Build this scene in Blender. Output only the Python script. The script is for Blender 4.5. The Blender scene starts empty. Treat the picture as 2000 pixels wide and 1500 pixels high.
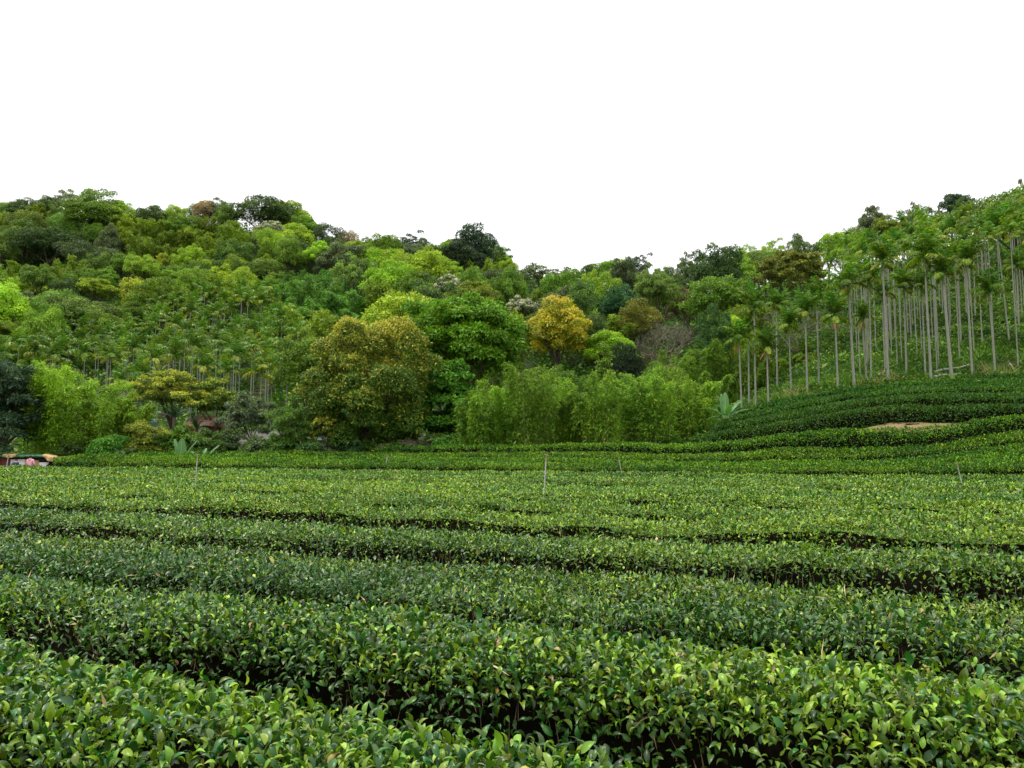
import bpy, math
import numpy as np
from mathutils import Vector
R = math.radians
rng = np.random.default_rng(7)

# ------------------------------------------------------------------ camera
sc = bpy.context.scene
F_PX, PITCH = 1510.0, math.atan(140/1510.0)          # photograph is 2000 px wide; horizon at row 890
cam_d = bpy.data.cameras.new("camera"); cam = bpy.data.objects.new("camera", cam_d)
sc.collection.objects.link(cam); sc.camera = cam
cam_d.sensor_width = 36.0; cam_d.lens = 36.0*F_PX/2000.0
cam_d.clip_start = 0.05; cam_d.clip_end = 4000
cam.location = (0, 0, 0); cam.rotation_euler = (R(90)+PITCH, 0, 0)

# ------------------------------------------------------------------ sky and sun (bright overcast)
SUN_EL, SUN_AZ = 70.0, 290.0     # azimuth from +Y clockwise: high, from the left
w = bpy.data.worlds.new("World"); sc.world = w; w.use_nodes = True
nt = w.node_tree; nt.nodes.clear()
sky = nt.nodes.new('ShaderNodeTexSky'); sky.sky_type = 'NISHITA'; sky.sun_disc = False
sky.sun_elevation = R(SUN_EL); sky.sun_rotation = R(SUN_AZ); sky.dust_density = 6; sky.air_density = 1.0
mixc = nt.nodes.new('ShaderNodeMix'); mixc.data_type = 'RGBA'; mixc.inputs[0].default_value = 0.90
# the cloud layer: an overcast sky is brighter overhead than at the horizon
tcw = nt.nodes.new('ShaderNodeTexCoord'); sep = nt.nodes.new('ShaderNodeSeparateXYZ'); mrw = nt.nodes.new('ShaderNodeMapRange'); mrw.inputs[3].default_value = 6.8; mrw.inputs[4].default_value = 14.2
cmb = nt.nodes.new('ShaderNodeCombineColor')
nt.links.new(tcw.outputs['Generated'], sep.inputs[0]); nt.links.new(sep.outputs[2], mrw.inputs[0])
for i_ in range(3): nt.links.new(mrw.outputs[0], cmb.inputs[i_])
nt.links.new(cmb.outputs[0], mixc.inputs[7])
bg = nt.nodes.new('ShaderNodeBackground'); bg.inputs[1].default_value = 0.11
wo = nt.nodes.new('ShaderNodeOutputWorld')
nt.links.new(sky.outputs[0], mixc.inputs[6]); nt.links.new(mixc.outputs[2], bg.inputs[0]); nt.links.new(bg.outputs[0], wo.inputs[0])
sun_d = bpy.data.lights.new("sun", 'SUN'); sun = bpy.data.objects.new("sun", sun_d); sc.collection.objects.link(sun)
sun_d.energy = 1.5; sun_d.angle = R(10); sun_d.color = (1, .96, .88)
az = R(SUN_AZ); sv = Vector((math.sin(az)*math.cos(R(SUN_EL)), math.cos(az)*math.cos(R(SUN_EL)), math.sin(R(SUN_EL))))
sun.rotation_euler = sv.to_track_quat('Z', 'Y').to_euler()
sc.view_settings.view_transform = 'Standard'; sc.view_settings.look = 'None'
sc.view_settings.exposure = 0.74; sc.view_settings.gamma = 1.0
sc.cycles.max_bounces = 5; sc.cycles.diffuse_bounces = 2; sc.cycles.glossy_bounces = 2
sc.cycles.transmission_bounces = 3; sc.cycles.transparent_max_bounces = 4
sc.cycles.sample_clamp_indirect = 4
COL = sc.collection

# ------------------------------------------------------------------ projection helpers (photo pixels -> world)
cp_, sp_ = math.cos(PITCH), math.sin(PITCH)
def P(px, py, d):
    X = (px-1000)/F_PX; Y = (750-py)/F_PX
    dy = cp_-Y*sp_; dz = sp_+Y*cp_
    return np.array([X/dy*d, d, dz/dy*d])
def proj(p):
    p = np.asarray(p, float)
    f = p[..., 1]*cp_+p[..., 2]*sp_; u = -p[..., 1]*sp_+p[..., 2]*cp_
    f = np.maximum(f, 1e-3)
    return 1000+F_PX*p[..., 0]/f, 750-F_PX*u/f

NX, NY = math.cos(R(64)), math.sin(R(64))            # tea rows: normal n, direction t
def s_of(x, y): return NX*x+NY*y

# ------------------------------------------------------------------ noise
def _h(ix, iy, iz):
    n = (ix.astype(np.int64)*374761393+iy.astype(np.int64)*668265263+iz.astype(np.int64)*2147483647) & 0xffffffff
    n = ((n ^ (n >> 13))*1274126177) & 0xffffffff
    return ((n ^ (n >> 16)) & 0xffff)/65535.0
def vn(x, y=0., z=0., seed=0):
    x, y, z = np.broadcast_arrays(np.asarray(x, float)+seed*17.3, np.asarray(y, float), np.asarray(z, float))
    ix, iy, iz = np.floor(x), np.floor(y), np.floor(z)
    fx, fy, fz = x-ix, y-iy, z-iz
    fx, fy, fz = [f*f*(3-2*f) for f in (fx, fy, fz)]
    r = 0
    for a in (0, 1):
        for b in (0, 1):
            for c in (0, 1):
                r = r+_h(ix+a, iy+b, iz+c)*(fx if a else 1-fx)*(fy if b else 1-fy)*(fz if c else 1-fz)
    return r*2-1

# ------------------------------------------------------------------ terrain
CPTS = [  # px, py, distance, height of the plants there
    (1000,885,48,.85),(1400,868,45,.85),(1700,858,40,.85),(2000,850,35,.85),(1200,878,46,.85),(800,889,50,.85),(500,890,52,.85),
    (200,893,52,.85),(1800,858,38.6,1.0),(1800,843,40.6,.0),(1680,849,41.5,0),(1400,862,47,.3),
    (1440,806,62,0),(1540,785,61,0),(1640,774,60,0),(1736,756,60,0),(1860,752,60,0),(1945,741,60,0),(2100,735,58,0),
    (1600,722,74,0),(1700,690,78,0),(1800,650,84,0),(1900,600,88,0),(2000,560,92,0),(2100,530,92,0),(1500,770,72,0),
    (2000,375,150,10),(2200,350,150,10),(1900,400,150,10),(1800,415,152,10),(1700,450,160,10),(1600,480,165,10),(1500,490,175,9),(1400,505,180,11),
    (1300,530,190,9),(1200,520,200,9),(1100,535,220,9),(1000,530,210,9),(930,460,200,8),(850,485,200,6.5),(700,480,190,6.5),
    (600,445,185,6.5),(500,405,185,6.5),(400,405,190,6),(200,385,190,6.5),(0,400,190,6.5),(-300,400,190,10),
    (1290,722,98,0),(1240,740,95,0),(1150,760,90,0),(1380,740,90,0),(225,755,100,0),(0,770,100,0),(430,760,100,0),(560,770,95,0),
    (100,650,125,0),(400,650,128,0),(560,660,125,0),(300,585,150,0),(500,560,152,0),(0,590,150,0),(700,650,110,0),(850,690,100,0),(1000,720,95,0),
    (1500,640,115,0),(1400,640,130,0),(1100,640,140,0),(900,600,150,0),(1300,610,150,0),
    (1850,520,115,0),(1700,570,110,0),
    (40,932,54,0),(-100,935,56,0),(110,925,54,0),(0,915,60,0),(300,893,60,0),(600,892,60,0),(900,888,60,0),(1130,880,54,0),(1300,872,58,0),(-300,915,60,0)]
_pts = []
for a in CPTS:
    q = P(*a[:3]); _pts.append((q[0], q[1], q[2]-a[3]))
for x in range(-90, 91, 15):
    for s in (5, 20, 30.5): _pts.append((x, (s-NX*x)/NY, -1.6))
for px in (-600, 200, 1000, 1700, 2600):
    q = P(px, 890, 300); _pts.append((q[0], 300, 22))
_pts = np.array(_pts)
def _k(r2): return 0.5*r2*np.log(r2+1e-9)
_XY = _pts[:, :2]/50.0
_A = _k(((_XY[:, None]-_XY[None])**2).sum(-1))+np.eye(len(_XY))*0.002
_Pm = np.c_[np.ones(len(_XY)), _XY]
_M = np.block([[_A, _Pm], [_Pm.T, np.zeros((3, 3))]])
_W = np.linalg.solve(_M, np.r_[_pts[:, 2], 0, 0, 0])
def ground(x, y):
    x = np.asarray(x, float); y = np.asarray(y, float); shp = np.broadcast(x, y).shape
    x = np.broadcast_to(x, shp).ravel(); y = np.broadcast_to(y, shp).ravel()
    out = np.empty(len(x))
    for i in range(0, len(x), 20000):
        q = np.c_[x[i:i+20000], y[i:i+20000]]
        qc = np.c_[np.clip(q[:, 0], -210, 190), np.clip(q[:, 1], -20, 310)]/50.0
        K = _k(((qc[:, None]-_XY[None])**2).sum(-1))
        out[i:i+20000] = K@_W[:-3]+_W[-3]+qc@_W[-2:]
    s = s_of(x, y); t = np.clip((s-30.2)/3.0, 0, 1); t = t*t*(3-2*t)
    z = -1.6+t*(np.maximum(out, -2.2)+1.6)
    z = z+t*np.clip((s-60)/20, 0, 1)*(.5*vn(x*.12, y*.12)+.15*vn(x*.5, y*.5))
    return z.reshape(shp)
def gz(x, y): return float(ground(np.array([x]), np.array([y]))[0])
def find_d(px, py, H, d0=50, d1=260):
    """distance at which a plant of height H standing on the ground has its top on photo pixel (px, py)"""
    ds = np.arange(d0, d1, 1.0)
    q = np.array([P(px, py, d) for d in ds])
    diff = q[:, 2]-ground(q[:, 0], q[:, 1])
    ok = np.nonzero(diff <= H)[0]
    i = ok[0] if len(ok) else int(np.argmin(diff))
    return ds[i], max(diff[i], 3.0)

# ------------------------------------------------------------------ mesh building
class MB:
    def __init__(s): s.V = []; s.F = []; s.A = []; s.M = []; s.n = 0
    def add(s, V, F, v=None, y=None, m=0):
        V = np.asarray(V, np.float32).reshape(-1, 3); F = np.asarray(F, np.int64)
        if F.shape[1] == 4: F = np.r_[F[:, [0, 1, 2]], F[:, [0, 2, 3]]]
        n = len(V)
        a = np.zeros((n, 2), np.float32); a[:, 0] = .5 if v is None else v; a[:, 1] = 0 if y is None else y
        s.V.append(V); s.F.append(F+s.n); s.A.append(a); s.M.append(np.full(len(F), m, np.int32)); s.n += n
        return s
    def mesh(s, name, mats, smooth=True):
        V = np.concatenate(s.V); F = np.concatenate(s.F).astype(np.int32); A = np.concatenate(s.A); M = np.concatenate(s.M)
        me = bpy.data.meshes.new(name)
        me.vertices.add(len(V)); me.vertices.foreach_set('co', V.ravel())
        me.loops.add(len(F)*3); me.loops.foreach_set('vertex_index', F.ravel())
        me.polygons.add(len(F)); me.polygons.foreach_set('loop_start', np.arange(0, len(F)*3, 3, dtype=np.int32))
        me.polygons.foreach_set('loop_total', np.full(len(F), 3, np.int32))
        me.polygons.foreach_set('material_index', M)
        me.polygons.foreach_set('use_smooth', np.full(len(F), smooth))
        for k, nm in ((0, 'leaf_rand'), (1, 'leaf_new_hilite')):
            at = me.attributes.new(nm, 'FLOAT', 'POINT'); at.data.foreach_set('value', np.ascontiguousarray(A[:, k]))
        for mt in (mats if isinstance(mats, (list, tuple)) else [mats]): me.materials.append(mt)
        me.update(calc_edges=True)
        return me
def link(name, me, parent=None, loc=None, rot=None, scale=None, color=None):
    o = bpy.data.objects.new(name, me); COL.objects.link(o)
    if parent is not None: o.parent = parent
    if loc is not None: o.location = loc
    if rot is not None: o.rotation_euler = rot
    if scale is not None: o.scale = scale
    if color is not None: o.color = (*color, 1)
    return o
def tag(o, label=None, cat=None, group=None, kind=None):
    for k, v in (('label', label), ('category', cat), ('group', group), ('kind', kind)):
        if v: o[k] = v
    return o
def norm(v): return v/np.maximum(np.linalg.norm(v, axis=-1, keepdims=True), 1e-9)

# leaf templates: x across (+-.5), y along (0..1), z up
T2 = (np.array([[0,0,0],[-.5,.45,.06],[.5,.45,.06],[0,1,-.10]]), np.array([[0,2,1],[1,2,3]]))
T1 = (np.array([[0,0,0],[-.5,.42,.10],[0,.45,.0],[.5,.42,.10],[0,1,-.18]]), np.array([[0,2,1],[0,3,2],[1,2,4],[2,3,4]]))
def _t0():
    V = [[0, 0, 0]]; F = []
    ts = [.16, .38, .62, .84]; ws = [.34, .5, .46, .24]
    for t, w_ in zip(ts, ws):
        zc = .16*math.sin(t*2.2)-.28*t*t
        V += [[-w_, t, zc+w_*.28], [0, t, zc], [w_, t, zc+w_*.28]]
    V.append([0, 1, -.22])
    F += [[0, 2, 1], [0, 3, 2]]
    for i in range(3):
        a = 1+3*i
        for k in (0, 1): F += [[a+k, a+k+1, a+k+4], [a+k, a+k+4, a+k+3]]
    F += [[10, 11, 13], [11, 12, 13]]
    return np.array(V), np.array(F)
T0 = _t0()
def scatter(mb, T, Pp, D, N, S, W, v, y=None, m=0):
    tv, tf = T; n, k = len(Pp), len(tv)
    if n == 0: return
    Yv = norm(D); X = norm(np.cross(Yv, N)); Z = np.cross(X, Yv)
    S = np.broadcast_to(S, n); W = np.broadcast_to(W, n)
    V = Pp[:, None]+X[:, None]*(tv[None, :, 0, None]*W[:, None, None])+Yv[:, None]*(tv[None, :, 1, None]*S[:, None, None])+Z[:, None]*(tv[None, :, 2, None]*S[:, None, None])
    F = tf[None]+(np.arange(n)*k)[:, None, None]
    mb.add(V.reshape(-1, 3), F.reshape(-1, 3), np.repeat(np.broadcast_to(v, n), k), None if y is None else np.repeat(np.broadcast_to(y, n), k), m)
def tube(mb, pts, rad, n=6, m=0, v=.5, caps=True):
    pts = np.asarray(pts, float); rad = np.broadcast_to(rad, len(pts)); L = len(pts)
    tan = norm(np.gradient(pts, axis=0))
    ref = np.array([0, 0, 1.]) if abs(tan[0][2]) < .8 else np.array([0, 1., 0])
    X = norm(np.cross(tan, ref)); Y = np.cross(tan, X)
    a = np.arange(n)*2*math.pi/n
    V = pts[:, None]+rad[:, None, None]*(X[:, None]*np.cos(a)[None, :, None]+Y[:, None]*np.sin(a)[None, :, None])
    i = np.arange(L-1)[:, None]*n; j = np.arange(n)[None]; jn = (j+1) % n
    F = np.stack([i+j, i+jn, i+n+jn, i+n+j], -1).reshape(-1, 4)
    V = V.reshape(-1, 3)
    mb.add(V, F, v, None, m)
    if caps:
        mb.add(np.r_[V[-n:], pts[-1:]], [[q, (q+1) % n, n] for q in range(n)], v, None, m)
        mb.add(np.r_[V[:n], pts[:1]], [[(q+1) % n, q, n] for q in range(n)], v, None, m)
def box(mb, c, s, m=0, rz=0.0, v=.5):
    c = np.array(c, float); s = np.array(s, float)/2
    V = np.array([[x, y, z] for x in (-1, 1) for y in (-1, 1) for z in (-1, 1)])*s
    if rz: V = V@np.array([[math.cos(rz), math.sin(rz), 0], [-math.sin(rz), math.cos(rz), 0], [0, 0, 1]])
    mb.add(V+c, [[0,1,3,2],[4,6,7,5],[0,4,5,1],[2,3,7,6],[0,2,6,4],[1,5,7,3]], v, None, m)

# ------------------------------------------------------------------ materials
def new_mat(name):
    m = bpy.data.materials.new(name); m.use_nodes = True; t = m.node_tree; t.nodes.clear()
    return m, t, (lambda k, **kw: _node(t, k, **kw)), t.links.new
def _node(t, k, **kw):
    n = t.nodes.new(k)
    for a, b in kw.items(): setattr(n, a, b)
    return n
def mixrgb(N, L, fac, a, b, mode='MIX'):
    n = N('ShaderNodeMix', data_type='RGBA', blend_type=mode)
    for i, val in ((0, fac), (6, a), (7, b)):
        if hasattr(val, 'is_linked'): L(val, n.inputs[i])
        elif i == 0: n.inputs[0].default_value = val
        else: n.inputs[i].default_value = (*val, 1)
    return n.outputs[2]
def leaf_mat(name, old=None, new=None, var=.6, rough=.5, spec=.35, trans=.3, newf=1.0, warm=(1.35, 1.15, .6), objvar=.12, objhue=.012, worn=False):
    """old None: the colour comes from the object's own colour. leaf_rand and leaf_new_hilite vary it leaf by leaf."""
    m, t, N, L = new_mat(name)
    rnd = N('ShaderNodeAttribute', attribute_name='leaf_rand').outputs['Fac']
    nw = N('ShaderNodeAttribute', attribute_name='leaf_new_hilite').outputs['Fac']
    if old is None: base = N('ShaderNodeObjectInfo').outputs['Color']
    else:
        q = N('ShaderNodeRGB'); q.outputs[0].default_value = (*old, 1); base = q.outputs[0]
    if new is None: tip = mixrgb(N, L, 1.0, base, warm, 'MULTIPLY')
    else:
        q = N('ShaderNodeRGB'); q.outputs[0].default_value = (*new, 1); tip = q.outputs[0]
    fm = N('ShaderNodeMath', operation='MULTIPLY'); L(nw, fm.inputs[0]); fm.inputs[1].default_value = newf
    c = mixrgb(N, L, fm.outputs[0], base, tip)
    if worn:                                          # spots and the odd yellowed old leaf
        tc = N('ShaderNodeTexCoord'); nz = N('ShaderNodeTexNoise'); nz.inputs['Scale'].default_value = 55; nz.inputs['Detail'].default_value = 3; L(tc.outputs['Object'], nz.inputs[0])
        mr = N('ShaderNodeMapRange'); L(nz.outputs[0], mr.inputs[0]); mr.inputs[1].default_value = .58; mr.inputs[2].default_value = .72; mr.inputs[4].default_value = .4
        c = mixrgb(N, L, mr.outputs[0], c, (.09, .10, .02))
        a1 = N('ShaderNodeMath', operation='MULTIPLY'); L(rnd, a1.inputs[0]); a1.inputs[1].default_value = 31.7
        a2 = N('ShaderNodeMath', operation='FRACT'); L(a1.outputs[0], a2.inputs[0])
        a3 = N('ShaderNodeMath', operation='GREATER_THAN'); L(a2.outputs[0], a3.inputs[0]); a3.inputs[1].default_value = .991
        c = mixrgb(N, L, a3.outputs[0], c, (.27, .20, .05))
    hsv = N('ShaderNodeHueSaturation')
    mv = N('ShaderNodeMapRange'); L(rnd, mv.inputs[0]); mv.inputs[3].default_value = 1-var*.8; mv.inputs[4].default_value = 1+var
    mh = N('ShaderNodeMath', operation='MULTIPLY'); L(rnd, mh.inputs[0]); mh.inputs[1].default_value = 7.13
    fr = N('ShaderNodeMath', operation='FRACT'); L(mh.outputs[0], fr.inputs[0])
    mh2 = N('ShaderNodeMapRange'); L(fr.outputs[0], mh2.inputs[0]); mh2.inputs[3].default_value = .475; mh2.inputs[4].default_value = .525
    oi = N('ShaderNodeObjectInfo'); ov = N('ShaderNodeMapRange'); L(oi.outputs['Random'], ov.inputs[0]); ov.inputs[3].default_value = 1-objvar; ov.inputs[4].default_value = 1+objvar
    vm = N('ShaderNodeMath', operation='MULTIPLY'); L(mv.outputs[0], vm.inputs[0]); L(ov.outputs[0], vm.inputs[1])
    o5 = N('ShaderNodeMath', operation='MULTIPLY'); L(oi.outputs['Random'], o5.inputs[0]); o5.inputs[1].default_value = 5.7
    o6 = N('ShaderNodeMath', operation='FRACT'); L(o5.outputs[0], o6.inputs[0])
    o7 = N('ShaderNodeMapRange'); L(o6.outputs[0], o7.inputs[0]); o7.inputs[3].default_value = -objhue*.6; o7.inputs[4].default_value = objhue*.6
    ha = N('ShaderNodeMath', operation='ADD'); L(mh2.outputs[0], ha.inputs[0]); L(o7.outputs[0], ha.inputs[1])
    L(vm.outputs[0], hsv.inputs['Value']); L(ha.outputs[0], hsv.inputs['Hue']); L(c, hsv.inputs['Color'])
    pb = N('ShaderNodeBsdfPrincipled'); pb.inputs['Roughness'].default_value = rough; pb.inputs['Specular IOR Level'].default_value = spec
    L(hsv.outputs[0], pb.inputs['Base Color'])
    tr = N('ShaderNodeBsdfTranslucent'); L(mixrgb(N, L, 1.0, hsv.outputs[0], (1.5, 1.6, .6), 'MULTIPLY'), tr.inputs[0])
    mx = N('ShaderNodeMixShader'); mx.inputs[0].default_value = trans
    L(pb.outputs[0], mx.inputs[1]); L(tr.outputs[0], mx.inputs[2])
    o = N('ShaderNodeOutputMaterial'); L(mx.outputs[0], o.inputs[0])
    return m
def surf_mat(name, c1, c2, scale=5, rough=.85, stretch=(1, 1, 1), bump=.3, spec=.08, detail=6, c3=None):
    m, t, N, L = new_mat(name)
    tc = N('ShaderNodeTexCoord'); mp = N('ShaderNodeMapping'); mp.inputs['Scale'].default_value = stretch; L(tc.outputs['Object'], mp.inputs[0])
    nz = N('ShaderNodeTexNoise'); nz.inputs['Scale'].default_value = scale; nz.inputs['Detail'].default_value = detail; L(mp.outputs[0], nz.inputs[0])
    rp = N('ShaderNodeMapRange'); rp.inputs[1].default_value = .35; rp.inputs[2].default_value = .65; L(nz.outputs[0], rp.inputs[0])
    c = mixrgb(N, L, rp.outputs[0], c1, c2)
    if c3:
        n2 = N('ShaderNodeTexNoise'); n2.inputs['Scale'].default_value = scale*.23; n2.inputs['Detail'].default_value = 4; L(mp.outputs[0], n2.inputs[0])
        r2 = N('ShaderNodeMapRange'); r2.inputs[1].default_value = .5; r2.inputs[2].default_value = .62; L(n2.outputs[0], r2.inputs[0])
        c = mixrgb(N, L, r2.outputs[0], c, c3)
    pb = N('ShaderNodeBsdfPrincipled'); pb.inputs['Roughness'].default_value = rough; pb.inputs['Specular IOR Level'].default_value = spec
    L(c, pb.inputs['Base Color'])
    if bump:
        b = N('ShaderNodeBump'); b.inputs['Strength'].default_value = bump; L(nz.outputs[0], b.inputs['Height']); L(b.outputs[0], pb.inputs['Normal'])
    o = N('ShaderNodeOutputMaterial'); L(pb.outputs[0], o.inputs[0])
    return m
M = {}
M['ground'] = surf_mat('ground', (.020, .035, .010), (.035, .05, .014), .8, c3=(.032, .025, .014), bump=.6)
M['soil'] = surf_mat('soil', (.25, .165, .09), (.15, .12, .055), 1.6, bump=.5, c3=(.17, .19, .06))
M['bark'] = surf_mat('bark', (.05, .04, .028), (.10, .085, .06), 6, stretch=(1, 1, .3), bump=.6)
M['pale_bark'] = surf_mat('pale_bark', (.20, .185, .13), (.13, .12, .085), 5, stretch=(1, 1, .3))
M['palm_trunk'] = surf_mat('palm_trunk', (.36, .35, .29), (.16, .16, .125), 3, stretch=(2, 2, 14), c3=(.24, .26, .20), bump=.2)
M['culm'] = surf_mat('culm', (.13, .18, .05), (.20, .20, .08), 3, stretch=(1, 1, 3), rough=.5, bump=0)
M['tea_stem'] = surf_mat('tea_stem', (.003, .003, .002), (.008, .007, .004), 14, bump=.5, spec=0)  # hedge core: near-black colour stands for the shade inside
M['twig'] = surf_mat('twig', (.10, .07, .04), (.24, .17, .10), 8, bump=0)
M['straw'] = surf_mat('straw', (.62, .48, .27), (.45, .32, .16), 8, bump=0)
M['tea'] = leaf_mat('tea_leaf', (.025, .082, .010), (.205, .33, .016), var=.65, rough=.33, spec=.36, trans=.15, worn=True)
M['tea_far'] = leaf_mat('tea_leaf_far', (.046, .125, .012), (.25, .37, .018), var=.65, rough=.38, spec=.28, trans=.15, worn=True)
M['tea_deep'] = leaf_mat('tea_leaf_deep', (.030, .095, .006), (.19, .32, .010), var=.6, rough=.55, spec=.15, trans=.2)
M['tea_dark'] = leaf_mat('tea_leaf_dark', (.028, .085, .008), (.10, .20, .012), var=.5, rough=.55, spec=.15, trans=.2)
M['leaf'] = leaf_mat('broad_leaf', rough=.5, spec=.12, trans=.2)
M['mango'] = leaf_mat('new_flush_leaf', (.048, .110, .012), (.40, .37, .045), var=.45, spec=.12, trans=.2)
M['gold'] = leaf_mat('golden_leaf', (.28, .31, .018), (.58, .47, .03), var=.4, trans=.3)
M['blossom'] = leaf_mat('blossom_leaf', (.11, .17, .06), (.80, .74, .60), var=.3, trans=.2, newf=1.0)
M['yellowbloom'] = leaf_mat('yellow_bloom_leaf', (.10, .17, .028), (.42, .43, .05), var=.4, spec=.12, trans=.28)
M['bamboo'] = leaf_mat('bamboo_leaf', rough=.5, spec=.12, trans=.32, warm=(1.5, 1.25, .6))
M['palm'] = leaf_mat('palm_leaf', (.052, .140, .012), (.34, .37, .05), objvar=.35, objhue=.03, var=.6, rough=.42, spec=.15, trans=.3)
M['palm_left'] = leaf_mat('hillside_palm_leaf', (.052, .135, .013), (.28, .31, .05), objvar=.35, objhue=.02, var=.6, rough=.42, spec=.15, trans=.22)
M['deadfrond'] = leaf_mat('dead_frond', (.36, .19, .07), (.50, .30, .11), var=.4, trans=.2)
M['banana'] = leaf_mat('banana_leaf', (.075, .20, .045), (.25, .40, .18), var=.25, rough=.4, spec=.5, trans=.35)
M['weed'] = leaf_mat('weed_leaf', (.038, .108, .015), (.15, .235, .03), var=.55, spec=.12, trans=.2)
M['drygrass'] = leaf_mat('dry_grass_leaf', (.25, .22, .10), (.38, .30, .16), var=.4, trans=.2)

# ------------------------------------------------------------------ ground sheet
gx = np.unique(np.concatenate([np.linspace(-900, -160, 12), np.arange(-160, 150, 1.6), np.linspace(150, 900, 12)]))
gy = np.unique(np.concatenate([np.linspace(-200, -10, 6), np.arange(-10, 26, 3.), np.arange(26, 110, 1.0), np.arange(110, 320, 2.2), np.linspace(320, 1500, 14)]))
GX, GY = np.meshgrid(gx, gy); GZ = ground(GX, GY)
mb = MB(); nx_ = len(gx); ii, jj = np.meshgrid(np.arange(nx_-1), np.arange(len(gy)-1)); b0 = (jj*nx_+ii).ravel()
mb.add(np.c_[GX.ravel(), GY.ravel(), GZ.ravel()], np.c_[b0, b0+1, b0+nx_+1, b0+nx_])
tag(link('ground', mb.mesh('ground', M['ground'])), 'dark earth and weeds rising from the tea field to the wooded hills', 'ground', kind='structure')
def patch(name, cx, cy, rx, ry, label, rz=0.0, lift=.03):
    n = 40; m_ = MB(); V = []; F = []
    rr = np.linspace(0, 1, 7)
    for r_ in rr:
        for k in range(n):
            a = 2*math.pi*k/n; e = 1+.25*math.sin(3*a+cx)+.12*math.sin(7*a)
            u, v_ = r_*rx*e*math.cos(a), r_*ry*e*math.sin(a)
            V.append((cx+u*math.cos(rz)-v_*math.sin(rz), cy+u*math.sin(rz)+v_*math.cos(rz), 0))
    V = np.array(V); V[:, 2] = ground(V[:, 0], V[:, 1])+lift*np.repeat(1-rr**4*1.6, n)+.02
    for i in range(6):
        for k in range(n): F.append((i*n+k, i*n+(k+1) % n, (i+1)*n+(k+1) % n, (i+1)*n+k))
    m_.add(V, F); tag(link(name, m_.mesh(name, M['soil'])), label, 'bare soil', kind='structure')
q = P(1780, 843, 41.0); patch('dirt_path', q[0], q[1], 3.6, .85, 'tan bare earth strip between two tea terraces on the right', rz=-.45, lift=.38)
q = P(1375, 864, 47); patch('dirt_path', q[0], q[1], 1.2, .8, 'small reddish earth gap at the left end of the upper tea terrace', lift=.15)
q = P(1135, 880, 56); patch('soil_bank', q[0], q[1]+1.5, 4.6, 2.4, 'orange brown soil bank behind the bamboo stems', lift=.9)
q = P(1275, 722, 98); patch('soil_bank', q[0], q[1], 5.0, 3.5, 'brown bare clearing above the bamboo', lift=.5)

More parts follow.
